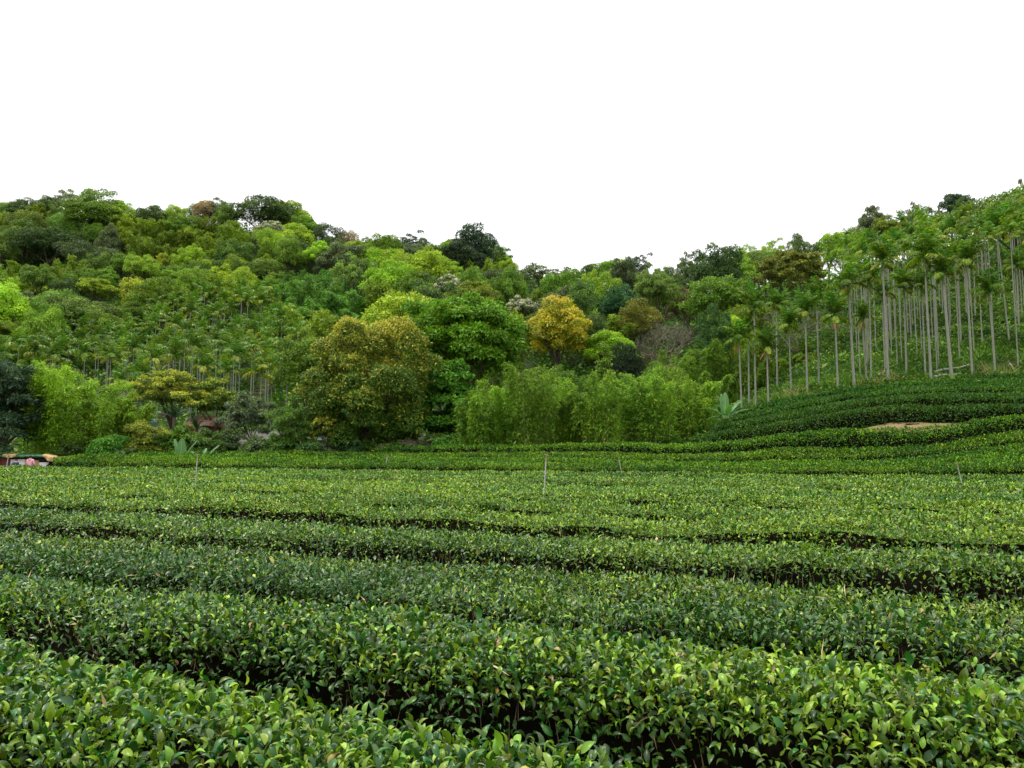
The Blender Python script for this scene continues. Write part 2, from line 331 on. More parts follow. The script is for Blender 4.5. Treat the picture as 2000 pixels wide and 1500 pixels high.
# ------------------------------------------------------------------ tea hedges
UX, UY = NY, -NX                                    # along-row direction, towards the right and the camera
VOIDS = [(P(735, 1305, 3.0), .15), (P(795, 1335, 2.92), .11), (P(350, 1135, 5.0), .22), (P(1790, 1325, 3.1), .15), (P(90, 1000, 9.8), .35), (P(960, 1232, 3.7), .12), (P(1250, 1185, 4.4), .12)]
def hedge(sk, wid, hgt, umin, umax, dens, size, mat, seed, label, group, keep=None, fluff=.0, side=True, sideless=.78, name='tea_hedge', newp=.45, rowtone=0.):
    r = np.random.default_rng(seed)
    du = umax-umin
    def prof(u, th, inset=0.0):
        """point and normal on the hedge's skin; th from -1 (front foot) to 1 (back foot)"""
        wob = .10*vn(u*.35, seed)+.04*vn(u*1.6, seed+5.)
        ww = wid*(1+.10*vn(u*.8, seed+9.)+.10*vn(u*2.7, seed+3.))-inset
        hh = hgt*(1+.05*vn(u*.45, seed+1.)+.05*vn(u*2.9, th*2, seed+2.))-inset
        a = th*math.pi/2*1.0
        sx, cz = np.sin(a), np.cos(a)
        vv = ww*np.sign(sx)*np.abs(sx)**.62; zz = .06+(hh-.06)*np.abs(cz)**.40
        nx = np.sign(sx)*np.abs(sx)**2.2; nz = np.abs(cz)**1.2+.15
        l = np.hypot(nx, nz)
        s = sk+wob+vv
        x = NX*s+UX*u; y = NY*s+UY*u
        return x, y, zz, nx/l, nz/l
    # arc-length table for even sampling
    tt = np.linspace(-1, 1, 200)
    xx, yy, zz, _, _ = prof(np.zeros(200), tt); vv = NX*xx+NY*yy
    arc = np.r_[0, np.cumsum(np.hypot(np.diff(vv), np.diff(zz)))]; per = arc[-1]
    mb = MB(); total = 0
    n = int(per*du*dens[1]*1.0)
    zones = dens[0]
    # sample per zone of distance so that density and leaf size follow the distance
    u = r.uniform(umin, umax, n); th = np.interp(r.uniform(0, per, n), arc, tt)
    x, y, z, nn, nz = prof(u, th)
    dist = np.hypot(x, y)
    sidev = np.clip((np.abs(th)-.40)/.25, 0, 1)
    keepm = (r.random(n) < (1-sideless*sidev)*np.where(th > .6, .6, 1))
    D0 = np.interp(dist, [z_[0] for z_ in zones], [z_[1] for z_ in zones])/dens[1]
    keepm &= r.random(n) < D0
    keepm &= (np.abs(x) < .70*y+4.5) & (y > .3)
    if keep is not None: keepm &= keep(x, y)
    u, th, x, y, z, nn, nz, dist = [a[keepm] for a in (u, th, x, y, z, nn, nz, dist)]
    n = len(u)
    if n < (20 if sk < 31 else 1500): return None
    g = ground(x, y)
    Nrm = np.c_[NX*nn, NY*nn, nz]
    depth = r.random(n)**1.5*.11+(-.03)
    Pp = np.c_[x, y, z+g]-Nrm*depth[:, None]+r.normal(0, .015, (n, 3))
    top = nz > .75
    shoot = (r.random(n) < .25) & top
    patchn = vn(x*1.1, y*1.1, 0, 3)*.5+vn(x*.35, y*.35, 0, 5)*.5
    new_toplit = np.clip((r.random(n) < np.clip(newp+.45*patchn+rowtone, .04, .95))*r.uniform(.35, 1, n)*np.clip((nz-.62)*3.0, .04, 1)*np.where(depth > .06, .35, 1), 0, 1)  # young leaves on tops; bright tops and dark sides also painted for row relief
    rd = r.normal(0, 1, (n, 3))
    D = norm(Nrm*np.where(shoot, 1.1, .35)[:, None]+rd*.75+np.array([0, 0, .12])+np.array([0, 0, .7])*shoot[:, None]*new_toplit[:, None]+np.array([0, 0, fluff]))
    Nh = norm(Nrm*.55+np.array([0, 0, .8])+r.normal(0, .38, (n, 3)))
    S = np.interp(dist, [z_[0] for z_ in zones], [z_[2] for z_ in zones])*np.exp(np.clip(r.normal(0, .24, n), -.6, .5))*size*np.where(new_toplit > .6, .8, 1)
    W = S*np.interp(dist, [0, 6, 20], [.46, .46, .55])*r.uniform(.8, 1.15, n)
    v = r.random(n)
    ok = np.ones(n, bool)
    for c, rad in VOIDS: ok &= ((Pp-c)**2).sum(1) > (rad*(.8+.5*r.random(n)))**2
    # thin spots where the woody shears-cut twigs show
    thin = (vn(Pp[:, 0]*1.7, Pp[:, 1]*1.7, Pp[:, 2]*2, 11) > .42) & (r.random(n) < .45); ok &= ~thin
    for lo, hi, T in ((0, 4.2, T0), (4.2, 8.5, T1), (8.5, 999, T2)):
        k = ok & (dist >= lo) & (dist < hi)
        scatter(mb, T, Pp[k], D[k], Nh[k], S[k], W[k], v[k], new_toplit[k])
    root = bpy.data.objects.new(name, None); COL.objects.link(root)
    um = float(np.median(u)); rx_, ry_ = NX*sk+UX*um, NY*sk+UY*um
    root.location = (rx_, ry_, gz(rx_, ry_))
    tag(root, label, 'tea hedge', group)
    off = tuple(-c for c in root.location)
    link('foliage', mb.mesh('tea_foliage', mat), root, off)
    # closed core, coloured near-black to stand for the shade between leaves
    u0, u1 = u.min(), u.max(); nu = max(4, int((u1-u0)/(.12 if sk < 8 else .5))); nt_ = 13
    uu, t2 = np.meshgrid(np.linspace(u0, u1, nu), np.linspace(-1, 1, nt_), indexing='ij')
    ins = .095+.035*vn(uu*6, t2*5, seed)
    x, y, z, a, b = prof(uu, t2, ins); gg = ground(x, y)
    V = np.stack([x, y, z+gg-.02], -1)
    if sk < 8:
        for c, rad in VOIDS:
            dd = V-c; l = np.linalg.norm(dd, axis=-1, keepdims=True)
            inside = l < rad*1.5
            V = np.where(inside, V+np.stack([a*0-NX*0, a*0, a*0], -1)+np.array([NX, NY, -.3])*(rad*1.2-l)*.9, V)
    i, j = np.meshgrid(np.arange(nu-1), np.arange(nt_-1), indexing='ij'); b0 = (i*nt_+j).ravel()
    Fc = np.c_[b0, b0+1, b0+nt_+1, b0+nt_]
    if keep is not None: 
        col = np.append(keep(x, y).mean(1) > .5, False); best = (0, 0); st = None
        for q_ in range(len(col)):
            if col[q_] and st is None: st = q_
            if not col[q_] and st is not None:
                if q_-st > best[1]-best[0]: best = (st, q_)
                st = None
        ci_ = Fc[:, 0]//nt_; Fc = Fc[(ci_ >= best[0]) & (ci_ < best[1]-1)]
    V = V.reshape(-1, 3)
    if len(Fc): us_, inv = np.unique(Fc, return_inverse=True); V = V[us_]; Fc = inv.reshape(Fc.shape)
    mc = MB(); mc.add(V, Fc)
    if sk < 9:                                       # visible twigs and cut stems
        nT = int((u1-u0)*100)
        u = r.uniform(u0, u1, nT); th = np.where(r.random(nT) < .7, r.uniform(-.99, -.45, nT), r.uniform(-.6, .6, nT))
        x, y, z, nn, nz = prof(u, th, .09); g = ground(x, y); p0 = np.c_[x, y, z+g]
        Nr = np.c_[NX*nn, NY*nn, nz]; d = norm(np.array([0, 0, 1.])+r.normal(0, .42, (nT, 3))+Nr*.5)
        L_ = r.uniform(.06, .16, nT)
        okt = np.ones(nT, bool)
        for c, rad in VOIDS: okt &= ((p0-c)**2).sum(1) > (rad*1.3)**2
        p0, d, Nr, L_ = p0[okt], d[okt], Nr[okt], L_[okt]
        Tw = (np.array([[-.5,0,0],[.5,0,0],[0,0,.02],[0,1,0]]), np.array([[0,1,3],[1,2,3],[2,0,3]]))
        scatter(mc, Tw, p0-d*.05, d, Nr+.1, L_, .006, .5, None, 1)
        nS = int((u1-u0)*3.0)
        u = r.uniform(u0, u1, nS); th = r.uniform(-.8, .5, nS); x, y, z, nn, nz = prof(u, th, -.02); g = ground(x, y)
        scatter(mc, T2, np.c_[x, y, z+g], norm(r.normal(0, 1, (nS, 3))+[0, 0, .3]), norm(r.normal(0, .6, (nS, 3))+[0, 0, 1]), r.uniform(.05, .12, nS), r.uniform(.004, .010, nS), .5, None, 2)
    link('stems', mc.mesh('shade_core_twigs', [M['tea_stem'], M['twig'], M['straw']]), root, off)  # painted-dark shade core, with twigs and straw on the near rows
    return root
ZN = [(0, 6400, .036), (3.5, 5300, .036), (6, 3500, .039), (10, 2000, .046), (16, 1250, .056), (26, 700, .075), (40, 400, .10), (60, 300, .125)]
ORD = ['first', 'second', 'third', 'fourth', 'fifth', 'sixth', 'seventh', 'eighth', 'ninth', 'tenth', 'eleventh', 'twelfth', 'thirteenth', 'fourteenth', 'fifteenth',
       'sixteenth', 'seventeenth', 'eighteenth', 'nineteenth', 'twentieth', 'twenty-first', 'twenty-second', 'twenty-third', 'twenty-fourth', 'twenty-fifth']
def u_range(s, pl=-170, pr=2170):
    us = np.arange(-75, 60, .1); x = NX*s+UX*us; y = NY*s+UY*us
    px, _ = proj(np.c_[x, y, np.full(len(us), -.8)]); k = (np.abs(x) < .71*y+4.5) & (y > .3) & ((px > pl) | (pl < 0))
    return us[k].min(), us[k].max()
for k in range(25):
    sk = 1.77+1.147*k
    a, b = u_range(sk)
    if k == 0: lab = 'nearest trimmed tea hedge, big glossy leaves along the bottom edge of the photo'
    elif k == 1: lab = 'second trimmed tea hedge from the camera, with dark hollows in its front side'
    elif k == 24: lab = 'farthest hedge of the trimmed near tea field, beside the taller tea band'
    else: lab = f'{ORD[k]} trimmed tea hedge counted back from the camera'
    dmax = ZN[0][1] if k < 3 else float(np.interp(max(sk*.9, 1), [z[0] for z in ZN], [z[1] for z in ZN]))*1.3
    hedge(sk, .385 if k < 3 else .37, .80+(0 if k < 3 else (-1)**k*float(np.random.default_rng(k+40).uniform(.03, .10))), a, b, (ZN, dmax), 1.0, M['tea'] if k < 6 else M['tea_far'], 100+k, lab, 'trimmed tea hedges of the near field', sideless=.78 if k < 4 else .62, newp=.44 if k < 6 else .54, rowtone=.20*math.sin(k*1.9+1))
def keep2(x, y):
    px, _ = proj(np.stack([x, y, np.zeros_like(x)], -1))
    return (y < np.interp(px, [0, 300, 900, 1300, 1500], [53, 54, 52, 50, 60])) & (px > 105)
for k in range(10):
    sk = 31.7+1.30*k if k < 9 else 43.7
    a, b = u_range(sk)
    hedge(sk, .66 if k < 9 else .85, (1.15 if k < 2 else .95 if k < 9 else 1.15)+.06*math.sin(k*3.), a, b, (ZN, 760), 1.0, M['tea_deep'], 200+k,
          'front hedge of the darker tea band, its shaded side facing the trimmed field' if k == 0 else ('broad dark-sided hedge along the back of the darker tea band' if k == 9 else f'{ORD[k]} hedge back in the taller dark green tea band'),
          'untrimmed tea hedges of the middle band', keep2, fluff=.35, newp=.45, sideless=.4)
def keep3(x, y):
    px, _ = proj(np.stack([x, y, np.zeros_like(x)], -1)); s = s_of(x, y)
    dm = np.interp(px, [1360, 1440, 1540, 1640, 1740, 1860, 2100], [50, 57, 57, 55, 54.3, 54.3, 53.3])
    bare = ((px-1782)/(100+14*vn(x*1.3, y*1.3, 0, 4)))**2+((s-46.7)/1.25)**2 < 1
    return (px > np.interp(y, [44, 62], [1372, 1425])) & (y < dm)
for k in range(13):
    sk = 47.0+1.78*k
    a, b = u_range(sk, 1350)
    hedge(sk, .72, .95+.1*math.sin(k*2.3), a, b, (ZN, 560), 1.1, M['tea_dark'], 300+k, 
          'lowest hedge of the upper tea terrace, beside the bare earth strip' if k == 0 else f'{ORD[k]} hedge up the tea terrace on the right slope', 'tea hedges of the upper right terrace', keep3, fluff=.35, newp=.22, sideless=.3)

# ------------------------------------------------------------------ crown prototypes
def crown(seed, rx, rz, zc, ncl, nleaf, leaf, flat=.75, rc=(.16, .30), low=-.35, new_hilite=.35, jit=.25, fill=.2, droop=.25, aspect=.55, updep=1.0, center=(0, 0), clumps=None, tpl=T2):
    r = np.random.default_rng(seed)
    if clumps is None:
        i = np.arange(ncl)+.5; zz = low+(1-low)*(i/ncl); ph = i*2.39996+r.uniform(0, 6)
        rr = np.sqrt(np.maximum(0, 1-np.clip(zz, -1, 1)**2)); d = np.c_[rr*np.cos(ph), rr*np.sin(ph), zz]
        d = norm(d+r.normal(0, .12, d.shape))
        rad = np.where(r.random(ncl) < fill, r.uniform(.3, .6, ncl), r.uniform(.68, .98, ncl))
        lump = 1+jit*vn(d[:, 0]*1.6, d[:, 1]*1.6, d[:, 2]*1.6, seed)
        C = d*(rad*lump)[:, None]*[rx, rx, rz]; C[:, 2] += zc; C[:, 0] += center[0]; C[:, 1] += center[1]
        RC = r.uniform(*rc, ncl)*rx
    else: C, RC = clumps
    w_ = RC**2; ci = r.choice(len(C), nleaf, p=w_/w_.sum())
    d = norm(r.normal(0, 1, (nleaf, 3))); d[:, 2] = np.where(d[:, 2] < -.35, -d[:, 2], d[:, 2])
    bump = 1+.30*vn(d[:, 0]*2.3+C[ci, 0]*3, d[:, 1]*2.3+C[ci, 1]*3, d[:, 2]*2.3+C[ci, 2], seed+1)
    rad = (.62+.38*r.random(nleaf)**.5)*bump
    Pp = C[ci]+d*(rad*RC[ci])[:, None]*[1, 1, flat]
    # keep leaves that are not buried in a neighbouring clump
    keep = np.ones(nleaf, bool)
    for k in range(len(C)):
        q = (Pp-C[k])/[1, 1, flat]; keep &= ~((np.einsum('ij,ij->i', q, q) < (.58*RC[k])**2) & (ci != k))
    Pp, d, ci = Pp[keep], d[keep], ci[keep]; n = len(Pp)
    nrm = norm(d+np.array([0, 0, .55])+r.normal(0, .4, (n, 3)))
    D = norm(d*.55+r.normal(0, .8, (n, 3))+np.array([0, 0, -droop]))
    S = leaf*np.exp(r.normal(0, .25, n))
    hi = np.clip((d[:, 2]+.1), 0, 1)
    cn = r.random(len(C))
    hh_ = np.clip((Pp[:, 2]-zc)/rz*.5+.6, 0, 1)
    new = (r.random(n) < new_hilite*np.where(updep > .5, .1+2.0*hi**1.4, 1.9*hh_**2)*(.5+cn[ci]))*r.uniform(.5, 1, n)  # new-growth tint that also paints a highlight on upper, up-facing leaves
    v = np.clip(r.random(n)*.6+.4*cn[ci], 0, 1)
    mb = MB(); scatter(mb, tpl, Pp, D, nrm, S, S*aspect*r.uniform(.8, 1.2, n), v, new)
    return mb, C, RC
def limbs(C, base_r, zfork, seed, nmain=7, top=None, sides=7, wig=.25, every=1):
    """trunk that forks into limbs reaching the clumps C"""
    r = np.random.default_rng(seed); mb = MB()
    f = np.array([r.normal(0, .15), r.normal(0, .15), zfork])
    t = np.linspace(0, 1, 8)[:, None]
    tube(mb, np.array([0, 0, -.4])*(1-t)+f*t+np.c_[.12*np.sin(t[:, 0]*4), .1*np.sin(t[:, 0]*3+1), t[:, 0]*0], base_r*(1.25-.55*t[:, 0]+.5*np.exp(-t[:, 0]*9)), 10)
    order = r.permutation(len(C))
    mains = C[order[:nmain]]
    for c in mains:
        m_ = f*.45+c*.55; m_[2] += .05*abs(c[2]); m_ += r.normal(0, wig, 3)
        ts = np.linspace(0, 1, 7)[:, None]; p = (1-ts)**2*f+2*ts*(1-ts)*(m_)+ts**2*c
        tube(mb, p, base_r*(.55-.45*ts[:, 0]), 6)
        near = np.argsort(((C-c)**2).sum(1))[1:5]
        for k in near[::every]:
            a = p[4]; ts2 = np.linspace(0, 1, 5)[:, None]; mm = (a+C[k])/2+r.normal(0, wig*.6, 3)
            tube(mb, (1-ts2)**2*a+2*ts2*(1-ts2)*mm+ts2**2*C[k], base_r*(.22-.17*ts2[:, 0]), 5)
    return mb
PROTO = {}
def reg(kind, mb, C, base_r, zf, seed, mat='leaf', bark='bark'):
    PROTO.setdefault(kind, []).append((limbs(C, base_r, zf, seed).mesh(kind+'_trunk', M[bark]), mb, mat, {}))
def crown_mesh(entry, mat):
    if mat not in entry[3]: entry[3][mat] = entry[1].mesh('crown', M[mat])
    return entry[3][mat]
# all prototypes are about 10 m tall, 8 m wide
for i in range(4):
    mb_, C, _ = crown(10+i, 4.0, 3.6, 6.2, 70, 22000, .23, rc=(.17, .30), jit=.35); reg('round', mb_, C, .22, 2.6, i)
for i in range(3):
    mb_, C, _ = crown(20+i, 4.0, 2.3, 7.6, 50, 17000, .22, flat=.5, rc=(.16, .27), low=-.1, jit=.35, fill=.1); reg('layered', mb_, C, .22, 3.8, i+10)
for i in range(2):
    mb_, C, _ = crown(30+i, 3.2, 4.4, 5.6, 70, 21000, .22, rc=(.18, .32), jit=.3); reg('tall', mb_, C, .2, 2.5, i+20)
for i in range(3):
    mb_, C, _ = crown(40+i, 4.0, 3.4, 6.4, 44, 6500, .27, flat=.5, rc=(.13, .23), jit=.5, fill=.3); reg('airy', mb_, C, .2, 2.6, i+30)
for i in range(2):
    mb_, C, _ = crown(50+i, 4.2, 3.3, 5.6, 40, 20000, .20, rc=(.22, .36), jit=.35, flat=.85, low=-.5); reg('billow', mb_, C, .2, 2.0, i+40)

def bamboo(seed, H, spread, nculm, nleaf, leaf, low=.22, lean=.35, spray=.13):
    """culm list and one foliage mesh; the culms arch outward and carry sprays of narrow leaves"""
    r = np.random.default_rng(seed); culms = []; mbf = MB()
    allp = []; alld = []
    for k in range(nculm):
        a = r.uniform(0, 2*math.pi); rad = spread*.35*math.sqrt(r.random()); h = H*r.uniform(.68, 1.0); out = lean*H*r.uniform(.15, 1)*.5
        a2 = a+r.normal(0, .5)
        t = np.linspace(0, 1, 10); hgt = h*(t-.10*t**4)
        p = np.c_[rad*math.cos(a)+out*math.cos(a2)*t**2.2, rad*math.sin(a)+out*math.sin(a2)*t**2.2, hgt]
        culms.append((p, H*.0042*(1-.8*t)))
        m = nleaf//nculm; tt = low+(1-low)*r.random(m)**.85; tt = np.minimum(tt*r.uniform(.98, 1.03), 1)
        node = np.round(tt*26)/26+r.normal(0, .006, m)
        q = np.c_[[np.interp(node, t, p[:, j]) for j in range(3)]].T
        side = r.integers(0, 1000, m); 
        ang = vn(np.round(tt*26)*7.7, side % 5, k)*9; rl = (H*spray*(1.15-tt*.9))*r.random(m)**.7
        dr = np.c_[np.cos(ang), np.sin(ang), .35-.9*(rl/(H*spray))]
        pt = q+dr*rl[:, None]+r.normal(0, H*.012, (m, 3))
        allp.append(pt); alld.append(dr)
    Pp = np.concatenate(allp); dr = np.concatenate(alld); n = len(Pp)
    D = norm(dr*[1, 1, 0]*.8+r.normal(0, .5, (n, 3))+[0, 0, -.35]); Nn = norm(r.normal(0, .5, (n, 3))+[0, 0, 1])
    S = leaf*np.exp(r.normal(0, .25, n))
    cl = vn(Pp[:, 0]*1.3, Pp[:, 1]*1.3, Pp[:, 2]*1.3, seed)
    scatter(mbf, T2, Pp, D, Nn, S, S*.26, np.clip(.5+.35*cl+r.normal(0, .2, n), 0, 1), (r.random(n) < .12+.35*cl+.5*np.clip(Pp[:, 2]/H-.45, 0, 1))*r.uniform(.3, 1, n))  # tint grows with height: highlight on the upper sprays painted into leaf colour
    return culms, mbf
def culm_mesh(culms):
    mb_ = MB()
    for p, rad in culms: tube(mb_, p, rad*1.3, 5, caps=False)
    return mb_
PLUME = []
for i in range(4):
    cu, f_ = bamboo(60+i, 9.0, 4.0, 16, 11000, .42, low=.2, lean=.55)
    PLUME.append((culm_mesh(cu).mesh('bamboo_culms', M['culm']), f_.mesh('bamboo_foliage', M['bamboo'])))

# ------------------------------------------------------------------ placing trees
OCC = []      # (depth, px, py0, py1, half width) of everything that hides things behind it
def tree(kind, x, y, H, W, color, label, group=None, idx=0, mat=None, name='tree', rz=0.0, sink=0.0, cat='tree', z=None):
    e = PROTO[kind][idx % len(PROTO[kind])]
    z = gz(x, y)-sink if z is None else z
    root = bpy.data.objects.new(name, None); COL.objects.link(root); root.location = (x, y, z)
    root.scale = (W/8.2, W/8.2, H/10.2); root.rotation_euler = (0, 0, rz)
    tag(root, label, cat, group)
    link('trunk', e[0], root); link('crown', crown_mesh(e, mat or e[2]), root, color=color)
    return root
def plume(x, y, H, W, color, label, group=None, idx=0, rz=0.0, name='bamboo_clump'):
    e = PLUME[idx % len(PLUME)]
    root = bpy.data.objects.new(name, None); COL.objects.link(root); root.location = (x, y, gz(x, y)); root.scale = (W/6.5, W/6.5, H/9.2); root.rotation_euler = (0, 0, rz)
    tag(root, label, 'bamboo', group)
    link('culms', e[0], root); link('foliage', e[1], root, color=color)
    return root
DK, MD, LM, OL, YG, GG, BG, TN = (.060,.112,.030), (.105,.195,.024), (.215,.380,.026), (.150,.200,.026), (.215,.320,.026), (.110,.155,.075), (.050,.130,.055), (.30,.25,.14)

# big foreground trees, built one by one
def hero(name, px, d, ytop, wpx, mat, color, label, crown_kw, base_r, zfork_f, cat='tree', seed=1, bark='bark', ybot=None, every=1):
    q = P(px, ytop, d); z0 = gz(q[0], d); H = q[2]-z0; W = wpx/F_PX*d
    kw = dict(rx=W/2*.92, rz=H*.5*.95, zc=H*.5); kw.update(crown_kw(H, W))
    mb_, C, _ = crown(seed, **kw)
    root = bpy.data.objects.new(name, None); COL.objects.link(root); root.location = (q[0], d, z0); tag(root, label, cat)
    link('trunk', limbs(C, base_r, H*zfork_f, seed, every=every).mesh(name+'_trunk', M[bark]), root)
    link('crown', mb_.mesh(name+'_crown', M[mat]), root, color=color)
    OCC.append((d, px, ytop+15, 880, wpx*.42))
    return root, H, W
hero('mango_tree', 725, 58, 628, 272, 'mango', None, 'big dome tree flushed with orange-yellow new leaves behind the tea', lambda H, W: dict(ncl=95, nleaf=125000, leaf=.20, rc=(.13, .29), flat=.95, jit=.18, fill=.1, low=-.97, new_hilite=.36, updep=0, aspect=.40, zc=H*.50, rz=H*.50), .32, .18, seed=101)
hero('broadleaf_tree', 905, 66, 572, 262, 'leaf', (.100, .245, .016), 'huge bright green tree with dark limbs right of the orange-tipped tree', lambda H, W: dict(ncl=100, nleaf=60000, leaf=.26, rc=(.16, .27), flat=.62, jit=.28, low=-.6, new_hilite=.4, zc=H*.66, rz=H*.33), .38, .30, seed=102)
hero('broadleaf_tree', 880, 60, 700, 118, 'leaf', (.065, .18, .015), 'leafy green tree filling the gap under the huge bright green tree', lambda H, W: dict(ncl=50, nleaf=20000, leaf=.24, rc=(.2, .36), flat=.6, jit=.35, low=-.8, new_hilite=.25, zc=H*.52, rz=H*.45), .14, .2, seed=103)
hero('golden_tree', 1088, 88, 590, 118, 'gold', None, 'golden yellow and orange tree in the middle of the valley', lambda H, W: dict(ncl=60, nleaf=22000, leaf=.24, rc=(.22, .36), flat=.8, jit=.2, low=-.7, new_hilite=.5, zc=H*.66, rz=H*.33, rx=W*.47), .25, .25, seed=104)
hero('dark_tree', 5, 56, 690, 190, 'leaf', (.034, .072, .036), 'dark blue-green tree at the left edge behind the hut', lambda H, W: dict(ncl=75, nleaf=34000, leaf=.22, rc=(.18, .3), flat=.5, jit=.3, low=-.6, new_hilite=.22, zc=H*.55, rz=H*.45, aspect=.42), .25, .2, seed=105)
hero('flowering_tree', 335, 64, 728, 165, 'yellowbloom', None, 'spreading tree sprinkled with yellow blossom left of the orange-tipped tree', lambda H, W: dict(ncl=52, nleaf=17000, leaf=.18, rc=(.14, .25), flat=.6, jit=.4, low=-.25, new_hilite=.75, zc=H*.68, rz=H*.30), .16, .3, seed=106)
hero('flowering_tree', 425, 65, 745, 110, 'yellowbloom', None, 'smaller olive tree with yellowish tips beside the yellow-blossomed tree', lambda H, W: dict(ncl=40, nleaf=11000, leaf=.18, rc=(.15, .26), flat=.6, jit=.4, low=-.35, new_hilite=.3, zc=H*.65, rz=H*.33), .13, .3, seed=107)
hero('loquat_tree', 487, 58, 770, 95, 'leaf', (.10, .145, .085), 'small grey-green tree with pale leaf rosettes before the white house', lambda H, W: dict(ncl=42, nleaf=9000, leaf=.22, rc=(.14, .25), flat=.5, jit=.4, low=-.5, new_hilite=.5, zc=H*.6, rz=H*.38, aspect=.35), .10, .2, seed=108)
hero('slender_tree', 572, 56, 772, 98, 'leaf', (.085, .17, .028), 'thin-stemmed feathery green tree left of the orange-tipped tree', lambda H, W: dict(ncl=44, nleaf=12000, leaf=.16, rc=(.14, .26), flat=.8, jit=.4, low=-.8, new_hilite=.35, zc=H*.55, rz=H*.43, aspect=.35), .07, .25, seed=109)
hero('slender_tree', 640, 55, 812, 52, 'mango', None, 'low orange-tipped branchy sapling at the foot of the dome tree', lambda H, W: dict(ncl=22, nleaf=5000, leaf=.17, rc=(.2, .34), flat=.7, jit=.4, low=-.5, new_hilite=.6, zc=H*.7, rz=H*.28), .06, .3, seed=110)
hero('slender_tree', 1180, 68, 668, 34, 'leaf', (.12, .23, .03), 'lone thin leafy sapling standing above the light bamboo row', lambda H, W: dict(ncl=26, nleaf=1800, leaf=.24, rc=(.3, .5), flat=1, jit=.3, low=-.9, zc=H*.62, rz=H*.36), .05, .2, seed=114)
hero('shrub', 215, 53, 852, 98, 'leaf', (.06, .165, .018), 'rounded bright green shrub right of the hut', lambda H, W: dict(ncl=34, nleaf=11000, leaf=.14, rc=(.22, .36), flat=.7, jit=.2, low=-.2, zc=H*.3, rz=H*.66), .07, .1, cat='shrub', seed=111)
for i, (px, yt, wp, c, lab) in enumerate([(290, 818, 85, (.13, .17, .025), 'yellow-green shrub behind the left banana leaves'), (350, 835, 80, (.08, .17, .018), 'bright green shrub just behind the left banana leaves'),
        (372, 834, 60, (.09, .15, .02), 'yellowish bush in front of the brick house'), (405, 838, 75, (.05, .10, .02), 'dark olive shrub right of the left banana leaves'), (300, 852, 60, (.06, .14, .02), 'low dense shrub left of the banana leaves'), (455, 842, 60, (.05, .09, .035), 'dark shrub below the pale rosette tree'),
        (530, 862, 60, (.05, .12, .025), 'low green shrub below the thin-stemmed tree'), (505, 848, 70, (.09, .14, .06), 'pale green bush in front of the white cottage'), (550, 845, 60, (.08, .17, .025), 'leafy bush at the right corner of the white cottage'), (610, 866, 60, (.05, .12, .03), 'low weedy shrub right of the thin-stemmed tree'), (690, 862, 60, (.04, .09, .03), 'shaded shrub under the orange-tipped dome tree'), (775, 868, 70, (.05, .13, .02), 'low green shrub under the right side of the dome tree'),
        (880, 850, 90, (.055, .17, .02), 'rich green bush below the huge bright tree'), (145, 862, 60, (.045, .10, .02), 'shaded bush at the foot of the left bamboo')]):
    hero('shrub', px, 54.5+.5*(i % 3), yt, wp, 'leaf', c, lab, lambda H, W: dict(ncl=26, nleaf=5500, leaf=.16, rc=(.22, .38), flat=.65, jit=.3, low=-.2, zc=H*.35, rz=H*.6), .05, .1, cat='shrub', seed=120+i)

# near bamboo clumps with separate culms
def near_bamboo(px, d, ytop, wpx, color, label, seed, group, ncul=11, nleaf=12000, lean=.4, low=.12, spray=.13):
    q = P(px, ytop, d); z0 = gz(q[0], d); H = q[2]-z0
    cu, f_ = bamboo(seed, H*1.02, wpx/F_PX*d*.8, ncul, nleaf, .23, low=low, lean=lean, spray=spray)
    root = bpy.data.objects.new('bamboo_clump', None); COL.objects.link(root); root.location = (q[0], d, z0); tag(root, label, 'bamboo', group)
    for c in cu:
        m_ = MB(); tube(m_, c[0], np.maximum(c[1]*.9, .018), 6, caps=False); link('culm', m_.mesh('culm', M['culm']), root)
    link('foliage', f_.mesh('bamboo_foliage', M['bamboo']), root, color=color)
    OCC.append((d, px, ytop+40, 880, wpx*.4))
BC = (.140, .265, .026)
cb = [(925, 775, 'leftmost'), (962, 752, 'second from the left'), (1000, 745, 'third from the left'), (1040, 735, 'fourth from the left'), (1082, 742, 'fifth from the left'), (1128, 752, 'over the soil bank'),
      (1168, 738, 'right of the soil bank'), (1210, 752, 'fifth from the right'), (1250, 742, 'fourth from the right'), (1288, 735, 'third from the right'), (1325, 728, 'second from the right'), (1352, 740, 'rightmost')]
for i, (px, yt, wd) in enumerate(cb):
    near_bamboo(px, 52.5+1.9*((i*2) % 3), yt-20+[10,-14,16,-22,6,20,-6,14,-18,8,-12,12][i], 112, tuple(np.array(BC)*(.72+.45*((i*37) % 5)/4)), f'feathery light green bamboo clump, {wd} in the row behind the tea', 400+i, 'light green bamboo row behind the tea', lean=.42, ncul=15, nleaf=11000, low=.14)
for i, (px, yt, wpx, d, c, lab) in enumerate([(955, 700, 110, 64, (.07, .14, .025), 'dark bamboo below the right limbs of the huge tree'), (1062, 700, 90, 66, (.10, .19, .03), 'bamboo tuft at the lower left of the golden tree'), (1240, 690, 60, 66, (.11, .2, .03), 'leafy climber-covered bamboo right of the bright lime tree'), (1118, 695, 90, 65, (.10, .2, .03), 'bamboo tuft below the golden tree'), (1020, 715, 90, 63, (.065, .13, .025), 'darker bamboo left of the golden tree')]):
    near_bamboo(px, d, yt, wpx*1.3, c, lab, 431+i, 'taller bamboo behind the light row', ncul=8, nleaf=9000, lean=.4)
